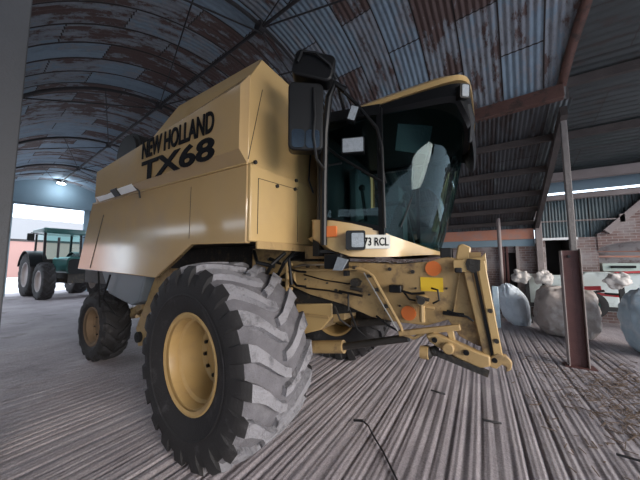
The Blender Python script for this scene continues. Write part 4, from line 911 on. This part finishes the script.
wm = MB(); wm.lathe([(-.09, .17), (-.1, .25), (-.07, .32), (0, .335), (.07, .32), (.1, .25), (.09, .17)], (2.33, 9.3, .62), 1, 36); iw = wm.build('wheel', M['rubber'], I)
wm = MB(); wm.lathe([(-.05, .0), (-.06, .12), (-.09, .175), (-.07, .18)], (2.33, 9.3, .62), 1, 24); wm.build('rim', M['teal'], iw)
for i, (x, y, z) in enumerate(((1.12, 9.55, 1.30), (1.5, 9.55, 1.28), (2.85, 9.15, 1.28))):
    m = MB(); m.bar((x+.03, y, .0 if i < 2 else .3), (x, y, z-.10), .09, .07); a_ = m.build('upright', M['blackm'], I)
sd = 0
for i, (x, y, z) in enumerate(((.98, 9.5, 1.30), (1.48, 9.5, 1.28), (2.80, 9.12, 1.28))):
    sd += 1.7
    b = MB(); b.sphere((x, y, z-.02), (.22, .14, .19), 48, 28, fn=lambda d, s=sd: 1+.45*noise.noise(d*1.6+Vector((s, 0, 0)))-.25*abs(noise.noise(d*4+Vector((s, 0, 0))))); o = b.build('cloth_bundle', M['cloth'], None, smooth=80)
    tag(o, ('white cloth bundle on the leftmost dark upright of the implement', 'white cloth bundle on the second dark upright, left of the stanchion', 'white cloth bundle on the dark upright right of the stanchion')[i], 'cloth')
m = MB(); m.prism([(.22, .0), (.40, .0), (.38, 1.05), (.24, 1.07)], 1, 8.35, 8.45); o = m.build('plastic_board', M['bag_blue'], None, bevel=.02); tag(o, 'pale blue upright board just behind the front frame of the harvester', 'board')

# ------------------------------------------------------------------ floor litter
m = MB(); m.tube([(-1.20, 2.70, .022), (-1.12, 2.71, .05), (-1.03, 2.66, .045), (-.97, 2.60, .02), (-.80, 2.42, .012), (-.60, 2.16, .01), (-.50, 2.0, .012)], .008, 8)
m.tube([(-1.21, 2.71, .022), (-1.10, 2.70, .052)], .013, 8); o = m.build('cable', M['wire'], None); tag(o, 'short black cable lying on the grooved concrete in the foreground', 'cable')
b = MB(); r2 = random.Random(11)
for i in range(1500):
    x = r2.gauss(1.75, .55); y = r2.gauss(4.6, .9)
    if y < 3 or x < .3 or (1.0 < x < 1.6 and 5.7 < y < 6.3): continue
    a = r2.uniform(0, PI); l = r2.uniform(.02, .13); b.bar((x, y, .006), (x+l*math.cos(a), y+l*math.sin(a), .006+r2.uniform(0, .015)), r2.uniform(.005, .012), .004)
o = b.build('straw_litter', M['straw'], None, smooth=0); tag(o, 'scattered dry straw and chips on the floor by the stanchion', 'straw', kind='stuff')
for i, (pts, lab) in enumerate((([(-.62, 3.87, .01), (-.52, 3.83, .02), (-.45, 3.85, .01)], 'small dark stick on the grooves left of centre foreground'), ([(-.05, 3.45, .01), (.05, 3.44, .02), (.12, 3.47, .01)], 'small dark stick on the grooves nearest the litter'), ([(.95, 3.45, .01), (1.1, 3.40, .03), (1.28, 3.30, .01)], 'dark flat stick at the lower right of the floor'))):
    m = MB(); m.tube(pts, .010, 6); o = m.build('stick', M['iron'], None); tag(o, lab, 'stick')
